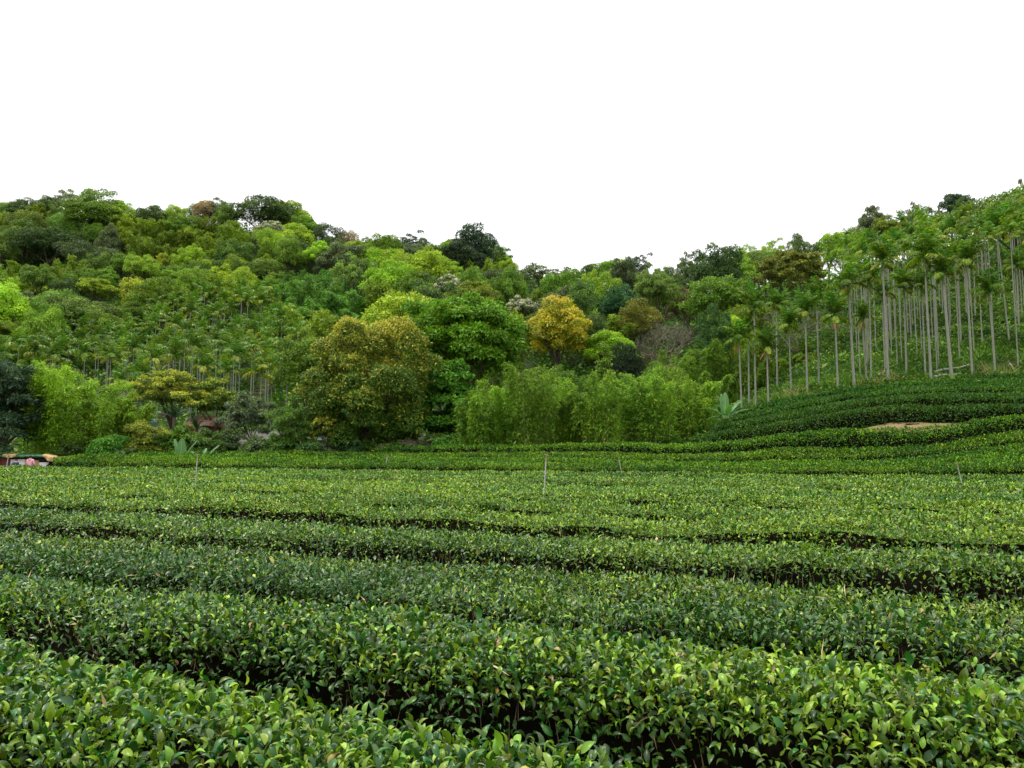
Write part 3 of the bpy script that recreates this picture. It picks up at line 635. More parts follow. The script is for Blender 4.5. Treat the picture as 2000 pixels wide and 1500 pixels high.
for i, (px, yt, wpx, d, c, lab) in enumerate([(88, 695, 120, 58, (.18, .31, .02), 'yellow-green bamboo beside the dark tree on the left'), (150, 690, 130, 57, (.165, .30, .02), 'tallest yellow-green bamboo behind the hut'), (200, 730, 130, 56, (.135, .26, .022), 'arching bamboo right of the tallest left bamboo'), (245, 770, 90, 57, (.15, .25, .02), 'lowest bamboo at the right end of the left thicket')]):
    near_bamboo(px, d, yt, wpx, c, lab, 440+i, 'left bamboo thicket', ncul=14, nleaf=19000, lean=.55)
for i, (px, yt, wpx, d) in enumerate([(1330, 668, 130, 72), (1375, 655, 140, 74), (1425, 662, 130, 73), (1465, 690, 110, 76), (1400, 720, 120, 68), (1505, 700, 100, 80), (1550, 690, 100, 82)]):
    near_bamboo(px, d, yt, wpx, (.10, .19, .022), ['leftmost', 'second', 'third', 'fourth', 'fifth', 'sixth', 'last'][i]+' olive green bamboo behind the first pale palm trunks, counted from the left', 460+i, 'olive bamboo behind the palms', ncul=10, nleaf=14000, lean=.5)

# ------------------------------------------------------------------ betel palms
def frond_mb(mb, el0, L, bend, npair, wid, azim=0.0, base=(0, 0, 0), new=0.0, r=rng, lw=.55, m=0):
    t = np.linspace(0, 1, 12); el = el0-bend*t**1.3
    dx = np.cos(el)*L/11; dz = np.sin(el)*L/11
    px = np.r_[0, np.cumsum(dx[:-1])]; pz = np.r_[0, np.cumsum(dz[:-1])]
    ca, sa = math.cos(azim), math.sin(azim)
    pts = np.c_[px*ca, px*sa, pz]+np.array(base)
    tube(mb, pts, .028*(1-.8*t), 4, v=.7, caps=False, m=m)
    tt = np.linspace(.14, 1, npair); q = np.c_[[np.interp(tt, t, pts[:, j]) for j in range(3)]].T
    e = np.interp(tt, t, el); fw = np.c_[np.cos(e)*ca, np.cos(e)*sa, np.sin(e)]
    up = np.c_[-np.sin(e)*ca, -np.sin(e)*sa, np.cos(e)]; side = np.array([-sa, ca, 0.])
    ll = lw*L*.5*np.sin(np.clip(tt*.95+.12, 0, 1)*math.pi)**.6
    for sg in (-1, 1):
        n = npair
        D = norm(side*sg*.85+fw*.55+up*.25+np.c_[np.zeros(n), np.zeros(n), -.35-.5*(1-np.sin(e))*.8]+r.normal(0, .16, (n, 3)))
        scatter(mb, T1, q, D, norm(up+side*sg*-.2+r.normal(0, .15, (n, 3))), ll*r.uniform(.85, 1.1, n), wid, np.clip(.5+r.normal(0, .22, n), 0, 1), np.clip(new+r.normal(0, .12, n), 0, 1), m)
FRON = []
for el, L, bd, nw in [(1.48, 1.6, .35, .12), (1.28, 1.75, .8, .05), (1.05, 1.75, 1.3, .08), (.72, 1.5, 2.2, .2), (.3, 1.35, 1.9, .4), (-.2, 1.2, 1.1, .65)]:
    m_ = MB(); frond_mb(m_, el, L, bd, 26, .075, new=nw); FRON.append(m_.mesh('frond', M['palm']))
m_ = MB(); frond_mb(m_, -.6, 1.3, .9, 20, .07, new=.5, lw=.4); DEADF = m_.mesh('dead_frond', M['deadfrond'])
m_ = MB()
for k in range(9):
    a = k*.7; t = np.linspace(0, 1, 5); rr = .3*rng.uniform(.5, 1)
    tube(m_, np.c_[rr*t*math.cos(a), rr*t*math.sin(a), -.1-.55*t**1.5+.15*np.sin(t*3)], .014, 4, v=.5, caps=False)
M['strand'] = surf_mat('flower_strand', (.30, .36, .12), (.20, .27, .07), 6, bump=0)
STRAND = m_.mesh('flower_strand', M['strand'])
M['crownshaft'] = surf_mat('crownshaft', (.10, .17, .05), (.16, .20, .08), 3, rough=.45, bump=0)
m_ = MB(); t = np.linspace(0, 1, 6); tube(m_, np.c_[t*0, t*0, -.15+t*.85], .085*(1.15-.5*t), 8); SHAFT = m_.mesh('crownshaft', M['crownshaft'])
TR = []
for i in range(3):
    m_ = MB(); t = np.linspace(0, 1, 14); k = .012*(i-1)
    tube(m_, np.c_[k*np.sin(t*3.1), k*.8*np.sin(t*5+i), t], 1.0*(1-.30*t+.35*np.exp(-t*30)), 9); TR.append(m_.mesh('palm_trunk', M['palm_trunk']))
def palm_root(x, y, z, label, group, rot):
    root = bpy.data.objects.new('betel_palm', None); COL.objects.link(root); root.location = (x, y, z); root.rotation_euler = rot; tag(root, label, 'palm', group); return root
def near_palm(bx, by, tx, ty, label, d=None, rad=.115, dead=False, sc_=1.0, yel=0.0, seed=0):
    r = np.random.default_rng(1000+seed)
    if d is None:
        ds = np.arange(46, 120, .5); q = np.array([P(bx, by, a) for a in ds]); g = ground(q[:, 0], q[:, 1])
        i = np.nonzero(q[:, 2]-g <= 0.05)[0]; d = float(ds[i[0]]) if len(i) else 62.
    q = P(bx, by, d); z0 = gz(q[0], d)
    tp = P(tx, ty, d); H = tp[2]-z0-1.35*sc_; lean = math.atan2(tp[0]-q[0], H)
    root = palm_root(q[0], d, z0-.1, label, 'betel palms at the front of the right slope', (0, lean, 0))
    link('trunk', TR[seed % 3], root, scale=(rad, rad, H+.1))
    cr = link('crownshaft', SHAFT, root, (0, 0, H), scale=(rad/.095,)*2+(1,))
    n = 14; a0 = r.uniform(0, 6); sc_ *= 1.12
    for k in range(n):
        f = [0, 0, 1, 1, 1, 2, 2, 2, 3, 3, 3, 4, 4, 5][k]
        if yel and f >= 3: f = 4 + k % 2
        s_ = sc_*r.uniform(.9, 1.12)
        link('frond', FRON[f], root, (0, 0, H+.6), (0, 0, a0+k*2.4+r.normal(0, .2)), (s_,)*3)
    link('flower_strand', STRAND, root, (0, 0, H+.12), (0, 0, a0), (1.1, 1.1, .8))
    if dead:
        for k in range(2): link('dead_frond', DEADF, root, (0, 0, H+.25), (0, 0, r.uniform(0, 6)), (.8,)*3)
    OCC.append((d, tx, ty+8, ty+40, 14))
NP_ = [(1637,774,1630,592,'leftmost of the tall pair, its orange dead frond hanging below the crown',1,1.1,1),(1669,766,1656,532,'tall palm with a thick trunk beside the one with orange dead fronds',0,1.25,0),(1736,754,1722,484,'very tall palm in the middle of the front row, with pale drooping fronds',0,1.2,1),
    (1819,751,1804,470,'tallest dark-crowned palm, right of the middle of the slope',0,1.35,0),(1860,751,1840,510,'palm with the thickest grey trunk, standing by the fallen log',0,1.15,0),(1900,745,1885,488,'pale slim palm just right of the fallen log',0,1.1,1),(1945,739,1930,543,'rightmost palm at the foot of the slope',0,1.2,0),
    (1972,672,1945,420,'highest palm near the right edge, yellow fronds hanging',0,1.4,1),(1518,762,1515,580,'slim palm left of centre in the left end group',0,1.05,0),(1546,779,1540,614,'shorter palm in the left end group',0,1.05,0),(1577,780,1572,588,'palm left of the orange dead fronds',0,1.1,0),
    (1449,811,1443,643,'leftmost betel palm, brown dead frond at its neck',1,1.0,0),(1476,806,1472,575,'tall slim palm second from the left end',0,1.2,0),(1501,802,1497,655,'short palm with a rusty skirt of dead fronds',1,1.0,0),(1578,770,1573,676,'shortest palm, low crown in front of the trunks',0,.85,1),
    (1693,751,1684,602,'short palm with orange-brown lower fronds left of the middle',1,.95,0),(1702,753,1696,524,'palm leaning slightly left beside the short one',0,1.15,0),(1771,742,1764,540,'slim palm between the two tallest palms',0,1.1,0),(1808,742,1799,542,'thin palm close behind the tallest dark-crowned palm',0,1.0,0),
    (1730,735,1722,560,'thin palm close behind the middle one',0,1.0,0),(1877,668,1868,478,'palm further up the slope above the fallen log',0,1.15,1),(1905,624,1900,470,'palm high on the slope left of the highest one',0,1.1,0),(1463,804,1461,628,'very thin palm between the two leftmost',0,.8,0),(1600,764,1594,560,'palm just left of the pair with orange fronds',0,1.1,0),(1990,640,1985,500,'palm cut by the right edge of the photo',0,1.2,0)]
for i, (bx, by, tx, ty, lab, dd, s_, yl) in enumerate(NP_): near_palm(bx, by, tx, ty, lab, dead=bool(dd), sc_=s_*1.0, yel=yl, rad=[.085, .115, .10, .10, .13][i] if i < 5 else .078, seed=i)
PALML = []; PALM = []; PALM_MB = []
for i in range(6):
    r = np.random.default_rng(70+i); m_ = MB(); n = 11; a0 = r.uniform(0, 6)
    for k in range(n):
        el, L, bd, nw = [(1.5, 1.6, .3, .1), (1.38, 1.7, .7, .12), (1.25, 1.75, .8, .1), (1.1, 1.75, 1.2, .08), (1.0, 1.7, 1.4, .1), (.85, 1.7, 1.6, .15), (.7, 1.5, 2.2, .2), (.5, 1.4, 2.1, .3), (.3, 1.3, 1.9, .5), (-.1, 1.15, 1.2, .7), (1.42, 1.6, .6, .05)][k]
        if i % 2 and k > 5: nw = min(1, nw+.35)
        frond_mb(m_, el, L*r.uniform(.9, 1.15), bd, 13, .12, azim=a0+k*2.4, new=nw, r=r, lw=.6)
    PALM_MB.append(m_); PALM.append(m_.mesh('palm_crown', M['palm'])); PALML.append(m_.mesh('palm_crown', M['palm_left']))

# ------------------------------------------------------------------ named trees on the hills
SKY = np.array([(-300,400),(0,388),(100,375),(180,365),(240,385),(265,408),(300,402),(350,405),(365,418),(390,390),(440,385),(455,405),(480,390),(540,385),(590,400),(610,430),(640,432),(680,450),(710,465),(760,455),(800,457),(840,472),(900,450),(930,443),(960,455),(990,480),(1000,510),(1080,515),(1130,530),(1145,518),(1200,500),(1240,495),(1280,515),(1340,488),(1400,478),(1450,480),(1500,468),(1580,462),(1640,440),(1670,425),(1700,408),(1730,418),(1780,400),(1850,388),(1900,378),(1970,378),(2000,345),(2300,310)], float)
HT = [ # kind, px, ytop, width px, height m, colour, material, label
 ('airy',130,368,60,11,GG,None,'thin grey-green tree on the left skyline, gaps of sky showing'),('airy',185,362,95,13,(.11,.19,.04),None,'highest tree on the left skyline, pale open crown'),('round',195,392,130,12,MD,None,'wide dense green tree just below the highest left skyline tree'),
 ('airy',245,392,50,10,LM,None,'pale leafy tree on the shoulder right of the highest skyline tree'),('round',300,402,70,10,DK,None,'dark flat tree at the skyline dip'),('round',345,402,50,9,YG,None,'small yellow-green tree at the skyline dip'),
 ('round',400,389,50,9,TN,None,'tan brown tree on the left skyline'),('airy',432,384,44,10,GG,None,'grey tree touching the tan skyline tree'),('round',525,386,120,12,(.07,.12,.04),None,'broad dark tree where the left ridge starts to fall'),('round',565,394,90,11,YG,None,'pale-topped tree at the right edge of the broad dark one'),
 ('round',580,415,55,9,LM,None,'bright green tree below the falling left ridge'),('billow',635,430,80,12,(.04,.075,.03),None,'dark rounded tree under the falling left ridge'),('round',675,452,50,8,TN,None,'tan bush on the falling ridge line'),('layered',528,436,66,9,None,'blossom','white-flowering tree on the left hill'),
 ('round',590,470,60,10,DK,None,'very dark tree right of the white-flowering one'),('round',745,460,90,11,MD,None,'green skyline tree where the left ridge meets the middle'),('billow',735,480,110,11,LM,None,'bright lime tree on the middle slope'),('round',760,515,110,10,LM,None,'second bright lime tree just below the first'),
 ('round',680,480,70,9,YG,None,'yellow-green layered tree left of the lime trees'),('airy',800,455,70,10,(.035,.065,.035),None,'dark ragged tree at the middle ridge'),('round',835,472,70,10,DK,None,'dark round tree left of the big ridge tree'),('round',925,444,90,14,(.035,.075,.04),None,'big dark tree rising highest on the middle ridge'),
 ('round',900,475,110,12,(.035,.06,.03),None,'dark brownish tree below the big middle ridge tree'),('airy',975,478,50,9,DK,None,'thin dark tree on the right end of the middle ridge'),('round',982,498,40,7,LM,None,'small bright tree at the ridge end'),('layered',878,540,60,8,None,'blossom','cream-flowering tree above the huge bright green tree'),
 ('layered',1022,578,60,8,None,'blossom','whitish tree just left of the golden tree'),('round',975,525,80,9,(.07,.11,.05),None,'soft grey-green tree below the ridge end'),('layered',920,555,110,9,OL,None,'olive tree above the right shoulder of the huge tree'),
 ('airy',1050,514,90,8,GG,None,'pale hazy tree at the valley skyline'),('airy',1110,520,60,8,(.13,.19,.09),None,'palest thin tree at the lowest dip of the skyline'),('round',1155,528,45,10,YG,None,'yellow-topped narrow tree at the skyline dip'),('round',1148,518,45,9,DK,None,'dark tree behind the yellow-topped narrow one'),
 ('tall',1215,500,60,12,(.05,.08,.035),None,'dark twin-crowned tree right of the skyline dip'),('airy',1245,494,60,11,(.045,.075,.035),None,'dark ragged skyline tree with a feathery top'),('round',1215,560,90,9,(.04,.12,.05),None,'deep green tree dotted with blossom in the mid valley'),('airy',1235,565,40,6,None,'blossom','small tree speckled white in the mid valley'),
 ('round',1300,525,60,10,(.07,.12,.04),None,'soft green tree left of the large dark one on the right ridge'),('airy',1345,490,50,10,(.10,.15,.06),None,'light thin tree beside the large dark right ridge tree'),('round',1400,480,115,15,(.042,.085,.026),None,'large dark green tree on the right ridge'),('round',1450,484,60,11,LM,None,'bright green tree on the right shoulder of the large dark one'),
 ('tall',1330,540,38,9,(.09,.13,.04),None,'narrow vine-covered tree below the right ridge'),('round',1345,560,80,9,(.14,.13,.07),None,'tan-grey bushy tree left of the umbrella tree'),('airy',1500,470,60,9,YG,None,'pale skyline tree above the umbrella tree'),('round',1560,462,60,8,(.10,.17,.05),None,'light green skyline tree left of the palm hillside'),
 ('round',1245,590,90,9,(.15,.17,.03),None,'olive yellow tree left of the leafless tree'),('round',1190,642,105,7.5,LM,None,'bright lime tree below right of the golden tree'),('round',1160,610,60,9,(.06,.11,.03),None,'green tree touching the golden tree on its right'),('round',1225,672,62,7,(.022,.045,.022),None,'nearly black-green tree right of the lime tree'),
 ('round',1400,600,70,9,(.05,.12,.03),None,'green tree right of the leafless tree'),('round',1430,612,80,8,LM,None,'bright green tree behind the left end palms'),('billow',95,432,120,12,(.05,.095,.03),None,'large dull green dome on the upper left hill'),('billow',60,405,90,11,(.12,.17,.03),None,'yellowish dome near the left skyline'),
 ('billow',185,465,120,11,(.065,.105,.05),None,'grey-green rounded tree on the left hill below the skyline'),('round',20,540,60,8,LM,None,'bright green tree at the left edge of the hill'),('layered',190,548,90,8,YG,None,'yellow-green flat tree above the left palm grove'),('layered',60,572,80,8,GG,None,'grey-green flat tree at the left above the palms'),
 ('round',130,545,80,9,(.055,.10,.03),None,'dull green tree between the two flat trees'),('round',375,478,60,10,LM,None,'bright vine-draped tree mid left hill'),('round',460,470,80,10,(.08,.15,.03),None,'leafy green tree right of the vine-draped tree'),('round',45,390,70,9,DK,None,'dark trees clump on the far left skyline'),
 ('layered',1700,408,50,10,GG,None,'grey-green tree poking over the palm hillside skyline'),('airy',1790,392,60,11,GG,None,'feathery grey tree on the right skyline'),('layered',1870,376,70,11,(.05,.09,.05),None,'dark flat tree on the right skyline'),('airy',1998,345,34,10,(.13,.11,.06),None,'thin brownish tree at the top right corner of the hill'),
 ('layered',1735,425,90,8,OL,None,'olive dome bush near the right skyline'),('billow',1675,432,60,7,(.11,.19,.04),None,'pale green bush by the lone skyline palm')]
for i, (k, px, yt, wp, H, c, mt, lab) in enumerate(HT):
    d, H2 = find_d(px, yt, H, 60 if yt > 500 else 120); q = P(px, yt, d)
    tree(k, q[0], d, H2*1.0, wp/F_PX*d, c or MD, lab, idx=i, mat=mt, rz=i*1.3, name={'airy': 'open_crown_tree', 'round': 'broadleaf_tree', 'layered': 'flat_crown_tree', 'tall': 'narrow_tree', 'billow': 'dome_tree'}[k] if mt != 'blossom' else 'blossom_tree')
    OCC.append((d, px, yt+10, yt+wp*.75, wp*.4))

# ------------------------------------------------------------------ filling the hillsides
HWIN = [o for o in OCC if o[0] > 70]
def inpoly(px, py, poly):
    poly = np.array(poly, float); c = np.zeros(np.shape(px), bool); j = len(poly)-1
    for i in range(len(poly)):
        xi, yi = poly[i]; xj, yj = poly[j]
        c ^= ((yi > py) != (yj > py)) & (px < (xj-xi)*(py-yi)/(yj-yi+1e-9)+xi); j = i
    return c
PALM_R = [(1585,470),(1640,448),(1680,470),(1800,425),(2000,390),(2300,330),(2300,740),(1620,775),(1500,790),(1450,720),(1455,610),(1590,590)]
PALM_L = [(-300,610),(60,620),(130,600),(260,575),(330,545),(420,535),(520,535),(590,600),(600,720),(585,770),(250,770),(190,740),(-300,730)]
BAM_M = [(500,570),(640,500),(700,560),(850,560),(830,610),(740,660),(600,680),(540,620)]
BAM_L = [(-300,430),(60,430),(200,470),(300,420),(480,410),(500,470),(430,480),(330,540),(240,560),(100,520),(-300,560)]
WIN = [(h[0], h[1], h[2]-10+.45*(h[3]-h[2]), h[4]*.8) for h in HWIN]+[(90, 1088, 690, 62), (98, 1297, 688, 68), (140, 1548, 570, 66)]
cand = []
rr = np.random.default_rng(5)
for d in np.arange(60, 232, 1.15):
    for px in np.arange(-140, 2141, 1.15/d*F_PX):
        cand.append((px+rr.uniform(-.5, .5)*1.15/d*F_PX, d+rr.uniform(-.55, .55)))
cand = np.array(cand); rr.shuffle(cand)
X = (cand[:, 0]-1000)/F_PX*cand[:, 1]; Y = cand[:, 1]; Z = ground(X, Y)
hyp = np.where(True, 9.0, 0); cpx, cpy = proj(np.c_[X, Y, Z+hyp]); gpx, gpy = proj(np.c_[X, Y, Z])
occ_xy = [(o.location.x, o.location.y, 2.2 if 'palm' not in o.name else 1.2) for o in COL.objects if o.type == 'EMPTY' and o.get('category') in ('tree', 'bamboo', 'palm') and o.parent is None]
acc = list(occ_xy); items = []
cell = {}
def near_ok(x, y, r):
    a, b = int(x//5), int(y//5)
    for i in (-1, 0, 1):
        for j in (-1, 0, 1):
            for (u, v, q_) in cell.get((a+i, b+j), ()):
                if (u-x)**2+(v-y)**2 < (r+q_)**2: return False
    return True
def put(x, y, r): cell.setdefault((int(x//5), int(y//5)), []).append((x, y, r))
for a in acc: put(*a)
for i in range(len(cand)):
    px, py, d, x = cpx[i], cpy[i], Y[i], X[i]
    sky_y = np.interp(px, SKY[:, 0], SKY[:, 1])
    if py < sky_y-14: continue
    ppx, ppy = proj(np.array([x, d, Z[i]+11.5]))
    n1 = .5+.5*vn(x*.03, d*.03, 0, 21)
    if inpoly(px, ppy+8, PALM_R) or inpoly(px, ppy+8, PALM_L):
        kind, r_ = 'palm', ((.88 if d < 100 else 1.18) if px > 1400 else 1.16)
    elif gpy[i] > 745 and px > 1430: continue
    elif inpoly(px, py, BAM_M): kind, r_ = ('bamboo', 2.3) if rr.random() < .75 else ('tree', 3.0)
    elif inpoly(px, py, BAM_L): kind, r_ = ('bamboo', 2.2) if n1 > .30 else ('tree', 2.6)
    else: kind, r_ = ('tree', 2.45) if rr.random() < .88 else ('bamboo', 2.1)
    if d < 66 and (px < 1420): continue
    if d < 80 and 1080 < px < 1330: continue
    if 1215 < gpx[i] < 1310 and 690 < gpy[i] < 745: continue
    tp_ = proj(np.array([x, d, Z[i]+9.0])); bad = False
    for (hd, hpx, hy, hw) in WIN:
        if d < hd and abs(tp_[0]-hpx) < hw+2.2*F_PX/d and tp_[1] < hy: bad = True; break
    if bad or not near_ok(x, d, r_): continue
    put(x, d, r_); items.append((kind, x, d, Z[i], px, rr.random(), rr.random(), rr.random()))
# drop what nothing could be seen of, front to back on a coarse picture
buf = np.zeros((190, 270), bool)   # 10 px cells
def stamp(px, y0, y1, hw, write=True):
    i0, i1 = int((px-hw)//10)+30, int((px+hw)//10)+31; j0, j1 = int(y0//10), int(y1//10)+1
    i0, i1, j0, j1 = max(i0, 0), min(i1, 270), max(j0, 0), min(j1, 190)
    if i1 <= i0 or j1 <= j0: return 0
    sub = buf[j0:j1, i0:i1]; f = 1-sub.mean()
    if write: sub[:] = True
    return f
ev = [(o[0], 0, o) for o in OCC]
for it in items:
    kind, x, d, z, px, a, b, c = it
    if kind == 'palm':
        H = (9.5+3.0*a) if px > 1400 else (7.0+3.0*a)
        W = 3.2
    elif kind == 'bamboo': H = 7+4*a; W = 5.5+2.5*b
    else: H = 7.5+5*a; W = 5.6+4.0*b*b
    # lower what would poke through the skyline
    for _ in range(8):
        tpx, tpy = proj(np.array([x, d, z+H+.5]))
        lim = np.interp(tpx, SKY[:, 0], SKY[:, 1])+3
        if tpy >= lim: break
        H *= .9
    if H < 3.2: continue
    ev.append((d, 1, (kind, x, d, z, H, W, a, b, c)))
ev.sort(key=lambda e: e[0])
vis = []
for d, t, o in ev:
    if t == 0: stamp(o[1], o[2], o[3], o[4]); continue
    kind, x, d, z, H, W, a, b, c = o
    px, y0 = proj(np.array([x, d, z+H])); _, y1 = proj(np.array([x, d, z+H*(.45 if kind != 'palm' else .78)]))
    hw = W/2*F_PX/d
    if not (-60 < px < 2060): fr = 1 if -150 < px < 2150 else 0
    else: fr = stamp(px, y0, y1, hw*.7, False)
    if kind == 'palm' and px > 1440 and d < 112: fr = max(fr, .13)
    if fr > .12: vis.append((fr*hw*(y1-y0), *o)); stamp(px, y0+4, y1, hw*.62)
CP = [MD, (.075, .14, .03), (.14, .235, .026), YG, (.09, .165, .028), LM, (.11, .215, .028), GG, (.12, .20, .045), (.165, .28, .028), (.065, .12, .035), (.105, .21, .022)]
CN = ['mid green', 'dark green', 'fresh green', 'yellow-green', 'deep green', 'lime green', 'clear green', 'grey-green', 'soft green', 'bright green', 'blackish green', 'leaf green']
def zone_words(px, py):
    if px < 620: return 'on the left hill ' + ('near its skyline' if py < 450 else 'above the palm grove' if py < 560 else 'among the palms')
    if px < 1010: return 'on the slope behind the huge green tree' if py > 520 else 'on the middle ridge'
    if px < 1450: return 'in the valley behind the golden tree' if py > 560 else 'on the low valley skyline'
    return 'beside the palms on the right hill'
palms = sorted([v_ for v_ in vis if v_[1] == 'palm'], key=lambda e: -e[0]); nind = 300-len(NP_)-2
stuffp = MB(); stufft = MB()
for i, (ar, kind, x, d, z, H, W, a, b, c) in enumerate(vis): pass
for i, (ar, kind, x, d, z, H, W, a, b, c) in enumerate(palms):
    px, py = proj(np.array([x, d, z+H])); s_ = (.95+.4*b)*(1.12 if px < 1400 else .90); Ht = H-1.3; k = int(c*6) % 6
    if i < nind:
        zone = ('slender betel palm in the dense stand on the left hillside', 'betel palms of the left hillside') if px < 1400 else (('slender betel palm in the packed stand high on the right hill', 'betel palms high on the right hill') if py < 520 else ('pale-trunked betel palm among the thick stand behind the front palms', 'betel palms behind the front row'))
        root = palm_root(x, d, z-.2, zone[0], zone[1], (0, 0, a*6.28))
        link('trunk', TR[i % 3], root, scale=(.042+.014*c if px > 1400 else .044+.013*c,)*2+(Ht+.8,)); link('crown', (PALML if px < 1400 else PALM)[k], root, (0, 0, Ht+.6), (rr.normal(0, .12), rr.normal(0, .12), 0), (s_,)*3)
    else:
        A_ = c*20; ca, sa = math.cos(A_), math.sin(A_)
        for Vp, Fp, Ap in zip(PALM_MB[k].V, PALM_MB[k].F, PALM_MB[k].A): pass
        V = np.concatenate(PALM_MB[k].V)*s_; V = np.c_[V[:, 0]*ca-V[:, 1]*sa, V[:, 0]*sa+V[:, 1]*ca, V[:, 2]]+[x, d, z+Ht+.4]
        F = np.concatenate(PALM_MB[k].F); A = np.concatenate(PALM_MB[k].A); stuffp.add(V, F, A[:, 0], A[:, 1])
        tube(stuffp, [(x, d, z-.3), (x, d, z+Ht*.5), (x, d, z+Ht+.6)], .1, 5, m=1, caps=False)
if stuffp.n: tag(link('palm_grove', stuffp.mesh('palm_grove', [M['palm_left'], M['palm_trunk']])), 'farther small palm crowns filling in between the betel palms', 'palms', kind='stuff')
print('palms right', sum(e[4-1]<112 and e[2]>0 for e in palms)); print('palms', len(palms), 'trees', sum(v_[1] == 'tree' for v_ in vis), 'bamboo', sum(v_[1] == 'bamboo' for v_ in vis))
for i, (ar, kind, x, d, z, H, W, a, b, c) in enumerate(vis):
    if kind == 'palm': continue
    px, py = proj(np.array([x, d, z+H])); zw = zone_words(px, py)
    if kind == 'bamboo':
        mid = 540 < px < 850
        col = (.078, .180, .036) if mid and c < .6 else ((.20, .25, .03) if c > .85 else (.125, .195, .022))
        cn = 'bluish green' if mid and c < .6 else ('yellowish' if c > .85 else 'olive green')
        plume(x, d, H, W, tuple(np.array(col)*(.8+.4*b)), f'soft {cn} bamboo plume {zw}', f'{cn} bamboo plumes {zw}', idx=i, rz=a*6)
    else:
        f = vn(x*.05, d*.05, 0, 33)*.5+.5
        ci = int((f*.5+c*.5)*2.3*len(CP)) % len(CP)
        if px > 1450 and ci in (1, 10): ci = 2
        kd = ['round', 'layered', 'round', 'airy', 'billow', 'tall', 'round'][int(b*6.99)]
        kn = {'round': 'round-crowned', 'layered': 'flat-layered', 'airy': 'open-crowned', 'billow': 'domed', 'tall': 'narrow'}[kd]
        if kd == 'tall': W *= .7
        tree(kd, x, d, H, W, tuple(np.array(CP[ci])*(.85+.3*a)), f'{CN[ci]} {kn} tree {zw}', f'{CN[ci]} {kn} trees {zw}', idx=i, rz=a*6, name={'airy': 'open_crown_tree', 'round': 'broadleaf_tree', 'layered': 'flat_crown_tree', 'tall': 'narrow_tree', 'billow': 'dome_tree'}[kd])

# ------------------------------------------------------------------ undergrowth
def cover(name, label, n, region, size, mat, tall=.5, seed=0, asp=.5, clus=14, spread=.35, cat='undergrowth', up=.5):
    r = np.random.default_rng(seed); x, y = region(r, n); n = len(x)
    nc = clus; X = np.repeat(x, nc); Yy = np.repeat(y, nc); h = np.repeat(tall*r.uniform(.4, 1.2, n), nc); N_ = n*nc
    a = r.uniform(0, 6.28, N_); rad = spread*np.sqrt(r.random(N_)); X = X+rad*np.cos(a); Yy = Yy+rad*np.sin(a)
    Pp = np.c_[X, Yy, ground(X, Yy)+h*r.random(N_)*(1-.5*(rad/spread)**2)]
    D = norm(np.c_[np.cos(a), np.sin(a), np.full(N_, up)]+r.normal(0, .4, (N_, 3))); Nn = norm(r.normal(0, .4, (N_, 3))+[0, 0, 1])
    S = size*np.exp(r.normal(0, .3, N_)); cl = np.repeat(vn(x*.4, y*.4, 0, seed), nc)
    m_ = MB(); scatter(m_, T2, Pp, D, Nn, S, S*asp, np.clip(.5+.4*cl+r.normal(0, .15, N_), 0, 1), np.clip((r.random(N_) < .35+.3*cl)*r.uniform(.3, 1, N_), 0, 1))
    tag(link(name, m_.mesh(name, M[mat])), label, cat, kind='stuff')
def reg_slope(r, n):
    d = r.uniform(53, 104, n*3); px = r.uniform(1395, 2160, n*3); x = (px-1000)/F_PX*d
    lim = np.interp(px, [1400, 1440, 1540, 1640, 1740, 1860, 2100], [56, 58, 58, 56, 55.2, 55.2, 54.2]); k = d > lim
    return x[k][:n], d[k][:n]
cover('slope_weeds', 'leafy green weeds and ferns under the palms on the right slope', 9000, reg_slope, .26, 'weed', .75, 1, clus=16, spread=.5)
cover('slope_grass', 'tufts of long grass along the foot of the palm slope', 1800, lambda r, n: (lambda x, d: (x[d > 59], d[d > 59]))(*[(v_) for v_ in (lambda d, px: ((px-1000)/F_PX*d, d))(r.uniform(58, 72, n), r.uniform(1450, 2100, n))]), .6, 'weed', .3, 2, asp=.06, clus=18, spread=.25, up=1.6, cat='grass')
cover('dry_grass', 'dry tan grass patches on the palm slope', 500, lambda r, n: (lambda d, px: ((px-1000)/F_PX*d, d))(r.uniform(59.5, 64, n), r.choice([1560, 1710, 1740, 1930, 1960, 1990, 1550], n)+r.normal(0, 12, n)), .5, 'drygrass', .3, 3, asp=.07, clus=18, spread=.3, up=1.3, cat='grass')
cover('brown_grass', 'brown dry grass in the clearing above the bamboo', 400, lambda r, n: (lambda d, px: ((px-1000)/F_PX*d, d))(r.uniform(94, 104, n), r.normal(1275, 16, n)), .6, 'drygrass', .8, 4, asp=.08, clus=20, spread=.4, up=1.4, cat='grass')
def reg_hill(r, n):
    d = np.sqrt(r.uniform(64**2, 225**2, n)); px = r.uniform(-150, 2150, n); x = (px-1000)/F_PX*d; k = ~((px > 1420) & (d < 104)); return x[k], d[k]
cover('undergrowth', 'dark leafy undergrowth below the trees on the hills', 16000, reg_hill, .55, 'weed', 1.8, 5, clus=14, spread=1.2)
cover('field_edge_weeds', 'weeds between the tea band and the trees', 2600, lambda r, n: (lambda d, px: ((px-1000)/F_PX*d, d))(r.uniform(50.5, 60, n), r.uniform(120, 1420, n)), .22, 'weed', .5, 6, clus=14, spread=.45)

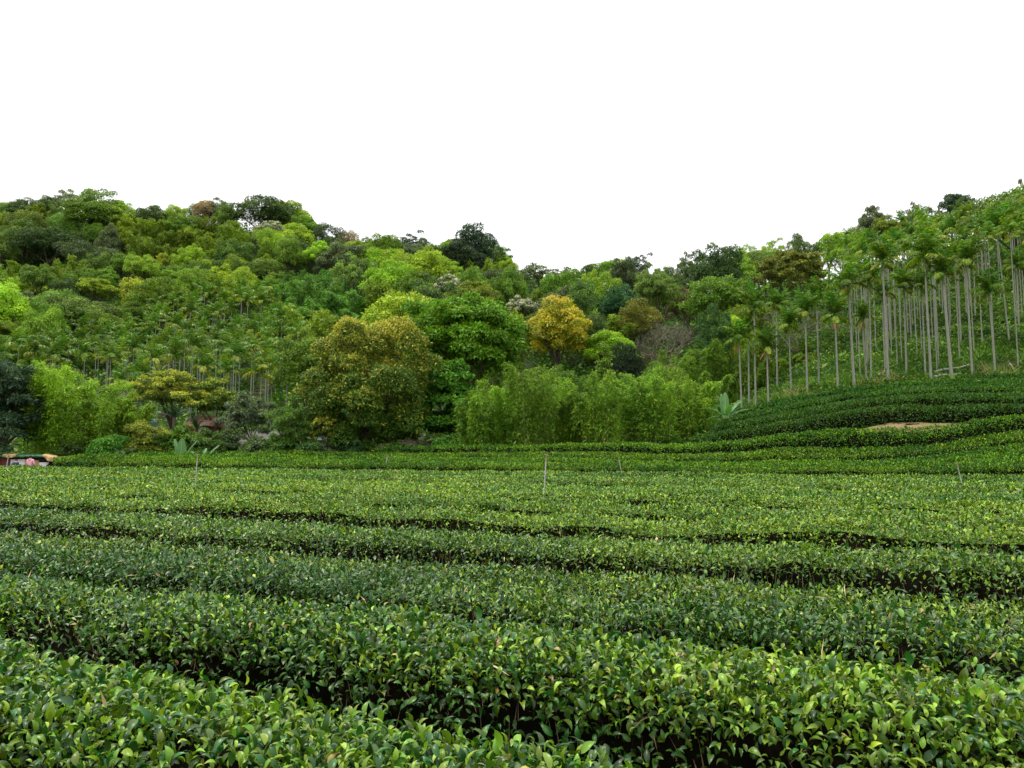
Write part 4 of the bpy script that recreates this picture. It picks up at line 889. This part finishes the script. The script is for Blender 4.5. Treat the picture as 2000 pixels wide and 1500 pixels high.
# ------------------------------------------------------------------ leafless tree and umbrella tree
def branching(seed, base, H, spread, r0, levels=5, nb=3, up=.6, mb=None):
    r = np.random.default_rng(seed); mb = mb or MB(); tips = []
    def go(p, d, L, rad, lv):
        t = np.linspace(0, 1, 4)[:, None]; side = r.normal(0, .10*L, 3)
        pts = p+d*L*t+side*np.sin(t*math.pi)
        tube(mb, pts, np.linspace(rad, rad*.62, 4), 6 if lv > 2 else 4, caps=False)
        if lv == 0: tips.append(pts[-1]); return
        for k in range(nb if lv > 1 else nb+1):
            dd = norm(d+r.normal(0, spread, 3)+np.array([0, 0, up*.25])); go(pts[-1 if k else 2], dd, L*r.uniform(.62, .85), rad*.6, lv-1)
    for k in range(5): go(np.array(base, float), norm(np.array([math.cos(k*1.26)*spread*1.3, math.sin(k*1.26)*spread*1.3, 1.0])), H*.30, r0*.7, levels-1)
    return mb, np.array(tips)
d = 96.; q = P(1297, 690, d); g = gz(q[0], d); Hh = P(1297, 592, d)[2]-g
mb_, tips = branching(3, (0, 0, 0), Hh*.95, .55, .26, 5, 3)
root = bpy.data.objects.new('leafless_tree', None); COL.objects.link(root); root.location = (q[0], d, g-.2); tag(root, 'leafless brown-grey tree with many fine branches in the valley', 'tree')
link('trunk', mb_.mesh('bare_limbs', M['pale_bark']), root)
mt = MB(); r = np.random.default_rng(9); tp = np.repeat(tips, 4, 0)+r.normal(0, .35, (len(tips)*4, 3))
scatter(mt, T2, tp, norm(r.normal(0, 1, tp.shape)+[0, 0, .8]), norm(r.normal(0, 1, tp.shape)), .5, .02, .5, None)
link('twigs', mt.mesh('bare_twigs', M['pale_bark']), root)
d, Hh = find_d(1548, 482, 13, 90); q = P(1548, 482, d); g = gz(q[0], d)
mb_, tips = branching(8, (0, 0, 0), Hh*.85, .50, .20, 4, 3, up=.3)
root = bpy.data.objects.new('umbrella_tree', None); COL.objects.link(root); root.location = (q[0], d, g-.2); tag(root, 'umbrella-shaped tree with rusty olive crown on radiating limbs', 'tree')
link('trunk', mb_.mesh('umbrella_limbs', M['pale_bark']), root)
Wd = 128/F_PX*d; mbc, C, _ = crown(77, Wd/2, Hh*.30, Hh*.70, 60, 13000, .26, flat=.4, rc=(.12, .2), low=.02, new_hilite=.6, fill=0)
link('crown', mbc.mesh('umbrella_crown', M['leaf']), root, color=(.125, .15, .03))

# ------------------------------------------------------------------ banana plants, cycad, small plants, logs
def banana_leaf(L, W, el0, bend, r, tear=.25):
    n = 26; t = np.linspace(0, 1, n); el = el0-bend*t**1.4; dx = np.cos(el)*L/(n-1); dz = np.sin(el)*L/(n-1)
    cx = np.r_[0, np.cumsum(dx[:-1])]; cz = np.r_[0, np.cumsum(dz[:-1])]
    V = []; F = []
    wd = W*np.clip(np.sin(np.clip((t-.14)/.86, 0, 1)**.75*math.pi), 0, 1)**.55*.5+.015
    for i in range(n):
        for sg in (-1, 1):
            w_ = wd[i]*(1-tear*(r.random() < .35)*r.uniform(.4, 1.6)); w_ = max(w_, .02)
            V += [(cx[i], sg*w_*.5, cz[i]+w_*.22), (cx[i]+.04, sg*w_, cz[i]-w_*.05)]
        V.append((cx[i], 0, cz[i]))
    for i in range(n-1):
        a, b = i*5, (i+1)*5
        F += [(a+4, b+4, b+0, a+0), (a+0, b+0, b+1, a+1), (a+4, a+2, b+2, b+4), (a+2, a+3, b+3, b+2)]
    m_ = MB(); m_.add(V, F, .5, 0)
    rb = MB(); tube(m_, np.c_[cx, cx*0, cz-.01], .035*(1-.8*t), 5, v=1, caps=False); m_.A[-1][:, 1] = 1
    return m_
def banana(px, pyb, d, leaves, label, stemh, seed, dead=True):
    r = np.random.default_rng(seed); q = P(px, pyb, d); z = gz(q[0], d)
    root = bpy.data.objects.new('banana_plant', None); COL.objects.link(root); root.location = (q[0], d, z); tag(root, label, 'banana plant')
    m_ = MB(); t = np.linspace(0, 1, 8); tube(m_, np.c_[t*.05, t*0, t*stemh], .17-.07*t, 10); link('stem', m_.mesh('banana_stem', M['banana_stem']), root)
    for (az, el, bd, L, W, tr) in leaves:
        L, W = L*.86, W*.86
        link('leaf', banana_leaf(L, W, el, bd, r, tr).mesh('banana_leaf', M['banana']), root, (0, 0, stemh-.1), (0, 0, az))
    if dead:
        for k in range(4): link('dead_leaf', banana_leaf(1.3, .3, -1.0, .5, r, .5).mesh('dead_leaf', M['deadfrond']), root, (0, 0, stemh*.8), (0, 0, k*1.6))
M['banana_stem'] = surf_mat('banana_stem', (.22, .20, .08), (.25, .13, .06), 4, stretch=(1, 1, .4), rough=.6)
banana(1417, 832, 52.5, [(2.0,1.45,.15,2.0,.62,.05),(1.2,1.5,.15,2.1,.6,.05),(.35,.95,.6,2.2,.5,.3),(.15,.55,.5,2.2,.45,.3),(.05,.3,.7,1.7,.4,.4),(3.0,.85,1.3,2.3,.5,.35),(3.4,.3,1.0,1.7,.4,.4),(-1.5,.9,.8,1.8,.5,.2)], 'banana plant with upright paddle leaves beside the first palm', 1.2, 3)
banana(352, 905, 51.5, [(1.7,1.5,.1,2.1,.75,.1),(2.5,1.25,.2,2.2,.5,.5),(.6,1.15,.3,2.2,.35,.6),(3.0,.55,.7,2.0,.35,.4),(.2,.4,1.0,1.6,.35,.5)], 'left banana plant with one broad upright leaf behind the tea', .35, 4, dead=False)
banana(392, 905, 51.8, [(.5,1.0,.35,2.0,.62,.3),(2.6,1.1,.9,1.6,.4,.6),(1.4,1.3,.6,1.5,.4,.4),(3.0,.5,.9,1.3,.3,.4)], 'right banana plant with a single torn bright leaf leaning right', .35, 5, dead=False)
def cycad(px, py, d, label, seed, n=16, L=1.5):
    r = np.random.default_rng(seed); q = P(px, py, d); z = gz(q[0], d)
    root = bpy.data.objects.new('spiky_palm', None); COL.objects.link(root); root.location = (q[0], d, z); tag(root, label, 'palm')
    h = max(q[2]-z, .5); m_ = MB(); tube(m_, [(0, 0, 0), (0, 0, h*.5), (0, 0, h)], [.16, .13, .12], 8); link('trunk', m_.mesh('spiky_trunk', M['bark']), root)
    m_ = MB()
    for k in range(n): frond_mb(m_, r.uniform(.2, 1.3), L*r.uniform(.8, 1.1), .6, 22, .05, azim=k*2.4, r=r, lw=.3)
    link('crown', m_.mesh('spiky_crown', M['palm_dark']), root, (0, 0, h))
M['palm_dark'] = leaf_mat('dark_palm_leaf', (.018, .05, .014), (.05, .09, .02), trans=.15)
cycad(384, 838, 57, 'dark spiky palm in front of the red-brown wall', 5, L=1.4); cycad(340, 815, 57.5, 'dark spiky palm under the yellow-blossomed tree', 6, L=1.4)
cycad(242, 893, 50.5, 'pale spiky clump at the foot of the bright shrub', 7, L=.9)
def seedling(px, py, d, label, h=.5):
    q = P(px, py, d); r = np.random.default_rng(int(px)); z = q[2]-h
    root = bpy.data.objects.new('seedling', None); COL.objects.link(root); root.location = (q[0], d, z); tag(root, label, 'plant')
    m_ = MB(); tube(m_, [(0, 0, 0), (.02, 0, h*.6), (0, 0, h)], [.02, .015, .01], 5); link('stem', m_.mesh('seedling_stem', M['culm']), root)
    m_ = MB(); a = np.arange(14)*2.4; D = norm(np.c_[np.cos(a), np.sin(a), r.uniform(-.3, .6, 14)]); Pp = np.c_[a*0, a*0, h*r.uniform(.3, 1, 14)]
    scatter(m_, T1, Pp, D, np.tile([0, 0, 1.], (14, 1)), .32, .10, r.random(14), 1.0); link('leaves', m_.mesh('seedling_leaves', M['weed']), root)
seedling(1447, 922, 28.5, 'small pale leafy seedling poking up at the tea field edge', .7)
# fallen logs
def log(p0, p1, rad, label):
    p0 = np.array(p0); p1 = np.array(p1); m_ = MB(); t = np.linspace(0, 1, 9)[:, None]
    pts = p0*(1-t)+p1*t; pts[:, 2] = np.maximum(ground(pts[:, 0], pts[:, 1])+.62, pts[:, 2]) ; pts[:, 2] += .05*np.sin(t[:, 0]*7)
    tube(m_, pts, rad*(1.1-.4*t[:, 0]), 8); tag(link('fallen_log', m_.mesh('fallen_log', M['palm_trunk'])), label, 'log')
log(P(1826, 754, 59.3), P(1876, 741, 60.5), .10, 'pale fallen palm log lying beside the thickest trunk'); log(P(1826, 732, 62.5), P(1893, 716, 64), .09, 'second pale log lying higher up the slope behind the thickest trunk')
log(P(1715, 733, 62), P(1728, 724, 63), .07, 'short fallen log at the foot of the middle palm'); log(P(1972, 716, 63), P(1984, 736, 61), .06, 'short bare stick leaning near the right edge')

# ------------------------------------------------------------------ sprinkler poles
M['pole'] = surf_mat('galvanised_pole', (.42, .43, .42), (.30, .31, .29), 9, rough=.5, bump=.1, spec=.5)
M['rust'] = surf_mat('brass', (.30, .24, .15), (.2, .17, .12), 9, rough=.5)
for i, (tx, ty, bx, by, d, lab) in enumerate([(386, 888, 381, 952, 19.4, 'tall grey sprinkler pole at the left of the tea field'), (1067, 889, 1062, 970, 15.0, 'nearest sprinkler pole, standing in the middle of the field'), (757, 889, 752, 920, 39.0, 'far sprinkler pole in front of the orange-tipped tree'),
        (1208, 893, 1216, 933, 28.6, 'thin sprinkler pole leaning left at the field edge'), (1869, 905, 1880, 949, 20.6, 'leaning sprinkler pole at the right of the field'), (17, 888, 12, 918, 43.0, 'pale sprinkler pole in front of the hut')]):
    b = P(bx, by, d); t_ = P(tx, ty, d); b0 = b+(b-t_)*((b[2]+1.62)/(t_[2]-b[2])); 
    root = bpy.data.objects.new('sprinkler_pole', None); COL.objects.link(root); root.location = b0; tag(root, lab, 'pole', 'sprinkler poles in the tea field')
    v_ = t_-b0; r0 = .012 if d < 30 else .022; m_ = MB(); tube(m_, [v_*0, v_*.5, v_*.96], [r0*1.15, r0, r0], 8); link('pipe', m_.mesh('pipe', M['pole']), root)
    m_ = MB(); tube(m_, [v_*.93, v_*.965], [r0*1.5]*2, 8); tube(m_, [v_*.965, v_*1.0], [r0*.9]*2, 6); tube(m_, [v_+[-.05, 0, .012], v_+[.06, 0, -.004]], [r0*.7, r0*.4], 6); link('sprinkler_head', m_.mesh('sprinkler_head', M['rust']), root)

# ------------------------------------------------------------------ hut and hidden houses
def flat_mat(n, c, rough=.7, c2=None): return surf_mat(n, c, c2 or tuple(v_*.8 for v_ in c), 3, rough=rough, bump=.05)
M['w_white'] = flat_mat('white_board', (.88, .88, .85)); M['w_red'] = flat_mat('red_brown_board', (.17, .05, .045)); M['w_ochre'] = flat_mat('ochre_board', (.62, .38, .16)); M['w_dark'] = flat_mat('dark_wood', (.03, .02, .018))
M['tarp'] = surf_mat('tan_tarp', (.56, .38, .19), (.42, .27, .12), 5, bump=.8); M['roof_g'] = surf_mat('green_roof_sheet', (.12, .30, .20), (.08, .20, .14), 4, rough=.5); M['pinkwall'] = surf_mat('pinkish_wall', (.45, .26, .19), (.34, .18, .13), 2)
dh = 54.0
def at(px, py, dd=dh): return P(px, py, dd)
root = bpy.data.objects.new('farm_hut', None); COL.objects.link(root); c = at(40, 915); zg = gz(c[0], dh); root.location = (c[0], dh, zg); tag(root, 'low farm hut with green sheet roof, white panels and tan tarps', 'hut')
def hbox(name, x0, x1, y0, y1, mat, yoff=0, th=.06):
    a, b = at(x0, y0, dh+yoff), at(x1, y1, dh+yoff); zb = zg-.05 if y1 >= 915 else b[2]
    m_ = MB(); box(m_, ((a[0]+b[0])/2-c[0], yoff, (a[2]+zb)/2-zg), (abs(b[0]-a[0]), th, a[2]-zb)); return link(name, m_.mesh(name, M[mat]), root)
hbox('back_wall', -60, 128, 893, 916, 'w_dark', .30, .1)
hbox('wall_panel', -60, 1, 894, 916, 'w_red'); hbox('wall_panel', 1.5, 21, 894, 916, 'w_red', .02); hbox('wall_panel', 21.5, 49, 897, 916, 'w_white'); hbox('wall_panel', 49.3, 75, 899, 916, 'w_ochre', -.03); hbox('wall_panel', 75.3, 96, 903, 916, 'w_white')
hbox('post', 96.2, 98.5, 893, 916, 'w_dark', -.05, .1); hbox('post', 121, 123, 898, 916, 'w_dark', -.05, .08); hbox('lintel', 21, 100, 893, 896.5, 'w_dark', -.02)
m_ = MB(); prof_ = [(-70, 887.5), (84, 889), (104, 892.5), (138, 902)]
V = []; F = []
nn = 60
for i in range(nn+1):
    px = -70+208*i/nn; py = np.interp(px, [p_[0] for p_ in prof_], [p_[1] for p_ in prof_]); corr = .015*math.sin(i*2.1)
    a = at(px, py, dh)
    for yy, dz in ((-.45, -.03), (1.6, .06)):
        for th in (0, -.04): V.append((a[0]-c[0], yy, a[2]-zg+dz+corr+th))
for i in range(nn):
    a = i*4; b = a+4; F += [(a, b, b+2, a+2), (a+1, a+3, b+3, b+1), (a, a+1, b+1, b), (a+2, b+2, b+3, a+3)]
m_.add(V, F); link('roof', m_.mesh('hut_roof', M['roof_g'], smooth=False), root)
def drape(x0, x1, f, name='tarp'):
    m_ = MB(); n = 24; V = []; F = []; r = np.random.default_rng(int(x0)+99)
    for i in range(n+1):
        u = i/n; px = x0+(x1-x0)*u; pt = np.interp(px, [p_[0] for p_ in prof_], [p_[1] for p_ in prof_])-.6; pb = pt+f(u)
        for j in range(7):
            w_ = j/6; a = at(px, pt+(pb-pt)*w_, dh-.55)
            V.append((a[0]-c[0], -.52-.06*math.sin(u*19+w_*2)*w_+(.35 if j == 0 else 0), a[2]-zg+(.06 if j == 0 else 0)))
    for i in range(n):
        for j in range(6): a = i*7+j; F.append((a, a+7, a+8, a+1))
    m_.add(V, F); o = link(name, m_.mesh('tarp', M['tarp']), None, tuple(root.location)); o.modifiers.new('thick', 'SOLIDIFY').thickness = .02; return o
tag(drape(5, 31, lambda u: 1.5+5*math.sin(u*math.pi)**.6), 'small tan tarp sagging over the roof edge behind the pale pole', 'tarp'); tag(drape(83, 118, lambda u: 1.2+9*math.sin(min(1, u*1.25)*math.pi)**.8+2*u), 'larger tan tarp draped over the sloping roof end', 'tarp')
def house(name, px0, px1, py0, py1, d, mat, roofmat, label, pitch=.0):
    a, b = P(px0, py0, d), P(px1, py1, d); x0, x1 = a[0], b[0]; z0 = gz((x0+x1)/2, d)-.3; H = a[2]-z0; Wd = x1-x0
    r_ = bpy.data.objects.new(name, None); COL.objects.link(r_); r_.location = ((x0+x1)/2, d, z0); tag(r_, label, 'house')
    m_ = MB(); box(m_, (0, 1.8, H/2), (Wd, 3.6, H)); link('wall', m_.mesh('house_wall', M[mat]), r_)
    m_ = MB(); e = .35; V = [(-Wd/2-e, -e, H+.01), (Wd/2+e, -e, H+.01), (Wd/2+e, 3.6+e, H+.01), (-Wd/2-e, 3.6+e, H+.01), (-Wd/2-e, 1.8, H+.9), (Wd/2+e, 1.8, H+.9)]
    m_.add(V, [[0, 1, 5], [0, 5, 4], [2, 3, 4], [2, 4, 5], [1, 2, 5], [3, 0, 4], [0, 3, 2], [0, 2, 1]]); link('roof', m_.mesh('house_roof', M[roofmat], smooth=False), r_)
    for k in (-.27, .27):
        fr = MB(); box(fr, (Wd*k, -.03, H*.55), (Wd*.24, .05, H*.38)); f_ = link('window', fr.mesh('window_frame', M['pole']), r_)
        pn = MB(); box(pn, (Wd*k, -.062, H*.55), (Wd*.20, .012, H*.31)); link('pane', pn.mesh('window_pane', M['glass']), f_)
M['old_roof'] = flat_mat('old_roof', (.12, .12, .11)); M['w_grey'] = flat_mat('weathered_plaster', (.30, .31, .28)); M['glass'] = surf_mat('dark_glass', (.03, .04, .05), (.05, .06, .07), 2, rough=.08, bump=0, spec=.8)
house('cottage', 455, 540, 863, 890, 62.5, 'w_grey', 'old_roof', 'white-walled cottage seen in bits behind the pale rosette tree')
house('cottage', 625, 690, 860, 890, 66.0, 'w_grey', 'old_roof', 'pale cottage mostly hidden below the orange-tipped dome tree')
house('brick_house', 368, 398, 832, 880, 63.5, 'pinkwall', 'pinkwall', 'pinkish brick house behind the dark spiky palm')
m_ = MB(); t = np.linspace(0, 1, 8); q = P(285, 815, 66); tube(m_, [(0, 0, 0), (0, 0, q[2]-gz(q[0], 66)-.5), (0, 0, q[2]-gz(q[0], 66)-.15), (0, 0, q[2]-gz(q[0], 66))], [.95, .95, .7, .15], 20)
M['tank'] = surf_mat('blue_green_tank', (.22, .42, .40), (.16, .34, .33), 2, rough=.5); tag(link('water_tank', m_.mesh('water_tank', M['tank']), None, (q[0], 66, gz(q[0], 66))), 'blue-green round tank top showing behind the yellow-green shrub', 'water tank')

# ------------------------------------------------------------------ people
def skin_obj(name, nodes, edges, mat, parent, sub=2):
    me = bpy.data.meshes.new(name); me.from_pydata([n[0] for n in nodes], edges, []); me.materials.append(mat)
    o = link(name, me, parent); o.modifiers.new('skin', 'SKIN'); 
    me.skin_vertices or None
    sv_ = me.skin_vertices[0].data
    for i, n in enumerate(nodes): sv_[i].radius = (n[1], n[2] if len(n) > 2 else n[1]); sv_[i].use_root = (i == 0)
    s_ = o.modifiers.new('sub', 'SUBSURF'); s_.levels = sub; s_.render_levels = sub
    for p_ in me.polygons: p_.use_smooth = True
    return o
M['skin'] = surf_mat('skin', (.50, .30, .21), (.44, .26, .18), 20, rough=.55, bump=0); M['hair'] = surf_mat('black_hair', (.012, .010, .010), (.03, .02, .018), 30, rough=.5)
M['hair_red'] = surf_mat('reddish_hair', (.09, .035, .025), (.03, .018, .015), 30, rough=.5); M['pink'] = surf_mat('pink_jacket', (.80, .40, .46), (.70, .33, .40), 7, rough=.8, bump=.4); M['navy'] = surf_mat('navy_jacket', (.03, .055, .10), (.02, .035, .07), 7, rough=.8, bump=.3)
M['trouser'] = surf_mat('dark_trousers', (.03, .03, .04), (.05, .05, .06), 9); M['shoe'] = surf_mat('shoes', (.05, .04, .04), (.03, .03, .03), 9)
def person(px, py, d, H, jacket, hair, label, bend=0.0, rz=0.0, hood=False):
    q = P(px, py, d); z0 = gz(q[0], d); root = bpy.data.objects.new('person', None); COL.objects.link(root); root.location = (q[0], d, z0); root.rotation_euler = (0, 0, rz); tag(root, label, 'person')
    k = H/1.65
    def B(x, y, z):                                  # bend the upper body forward (+y, away from the camera) about the hips
        x, y, z = x*k, y*k, z*k; hz = .88*k
        if z > hz: dz = z-hz; y, z = y*math.cos(bend)+dz*math.sin(bend), hz+dz*math.cos(bend)
        return (x, y, z)
    N_ = [(B(0, 0, .90), .13*k, .10*k), (B(0, 0, 1.08), .12*k, .085*k), (B(0, 0, 1.27), .155*k, .10*k), (B(0, 0, 1.38), .10*k, .075*k), (B(0, 0, 1.44), .05*k), (B(0, .01, 1.52), .075*k, .085*k), (B(0, .01, 1.60), .072*k, .082*k)]
    E = [(0, 1), (1, 2), (2, 3), (3, 4), (4, 5), (5, 6)]
    def addn(p, r_, par): N_.append((p, r_)); E.append((par, len(N_)-1)); return len(N_)-1
    for s_ in (-1, 1):
        a = addn(B(s_*.10, 0, .80), .085*k, 0); a = addn(B(s_*.11, .02, .48), .058*k, a); a = addn(B(s_*.11, -.01, .10), .038*k, a); a = addn(B(s_*.12, .12, .04), .035*k, a)
        sh = addn(B(s_*.17, 0, 1.34), .055*k, 3); el = addn(B(s_*.23, .0, 1.08), .042*k, sh); wr = addn(B(s_*.20, .16, .93), .028*k, el); pm = addn(B(s_*.19, .23, .91), .032*k, wr)
        for f_ in range(4): g1 = addn(B(s_*(.165+.017*f_), .275+.006*(f_ in (1, 2)), .895), .0095*k, pm); addn(B(s_*(.165+.017*f_), .31+.008*(f_ in (1, 2)), .875), .008*k, g1)
        tq = addn(B(s_*.155, .225, .915), .010*k, pm); addn(B(s_*.145, .255, .915), .009*k, tq)
    skin_obj('body', N_, E, M['skin'], root)
    J = [(B(0, 0, .84), .175*k, .135*k), (B(0, 0, 1.05), .175*k, .135*k), (B(0, 0, 1.26), .19*k, .135*k), (B(0, 0, 1.385), .13*k, .10*k)]; JE = [(0, 1), (1, 2), (2, 3)]
    for s_ in (-1, 1): J += [(B(s_*.185, 0, 1.32), .085*k), (B(s_*.245, 0, 1.08), .068*k), (B(s_*.215, .14, .95), .050*k)]; n0 = len(J); JE += [(2, n0-3), (n0-3, n0-2), (n0-2, n0-1)]
    skin_obj('jacket', J, JE, M[jacket], root)
    T_ = [(B(0, 0, .88), .150*k, .115*k)]; TE = []
    for s_ in (-1, 1): T_ += [(B(s_*.10, 0, .78), .105*k), (B(s_*.11, .02, .48), .078*k), (B(s_*.11, -.01, .14), .06*k)]; n0 = len(T_); TE += [(0, n0-3), (n0-3, n0-2), (n0-2, n0-1)]
    skin_obj('trousers', T_, TE, M['trouser'], root)
    for s_ in (-1, 1): skin_obj('shoe', [((s_*.115*k, -.03*k, .045*k), .045*k), ((s_*.12*k, .14*k, .035*k), .04*k)], [(0, 1)], M['shoe'], root)
    skin_obj('hair', [(B(0, -.015, 1.47 if hood else 1.50), .088*k, .085*k), (B(0, -.015, 1.57), .096*k, .098*k), (B(0, -.005, 1.63), .085*k, .09*k)], [(0, 1), (1, 2)], M[hair], root)
    for s_ in (-1, 1):
        m_ = MB(); e_ = B(s_*.030, .088, 1.555); tube(m_, [np.array(e_)+[0, -.004, 0], np.array(e_)+[0, .005, 0]], [.011*k, .006*k], 8); link('eye', m_.mesh('eye', M['hair']), root)
    if hood: skin_obj('hood', [(B(-.07, -.10, 1.38), .05*k), (B(0, -.125, 1.36), .055*k), (B(.07, -.10, 1.38), .05*k)], [(0, 1), (1, 2)], M[jacket], root)
person(58.5, 915, 50.6, 1.58, 'pink', 'hair', 'person with dark hair in a puffy pink hooded jacket, back turned, by the hut', hood=True)
person(28.5, 915, 50.9, 1.42, 'navy', 'hair_red', 'person with reddish hair in a dark blue jacket, stooping before the hut', bend=.35, rz=.2)
print('objects', len(COL.objects))
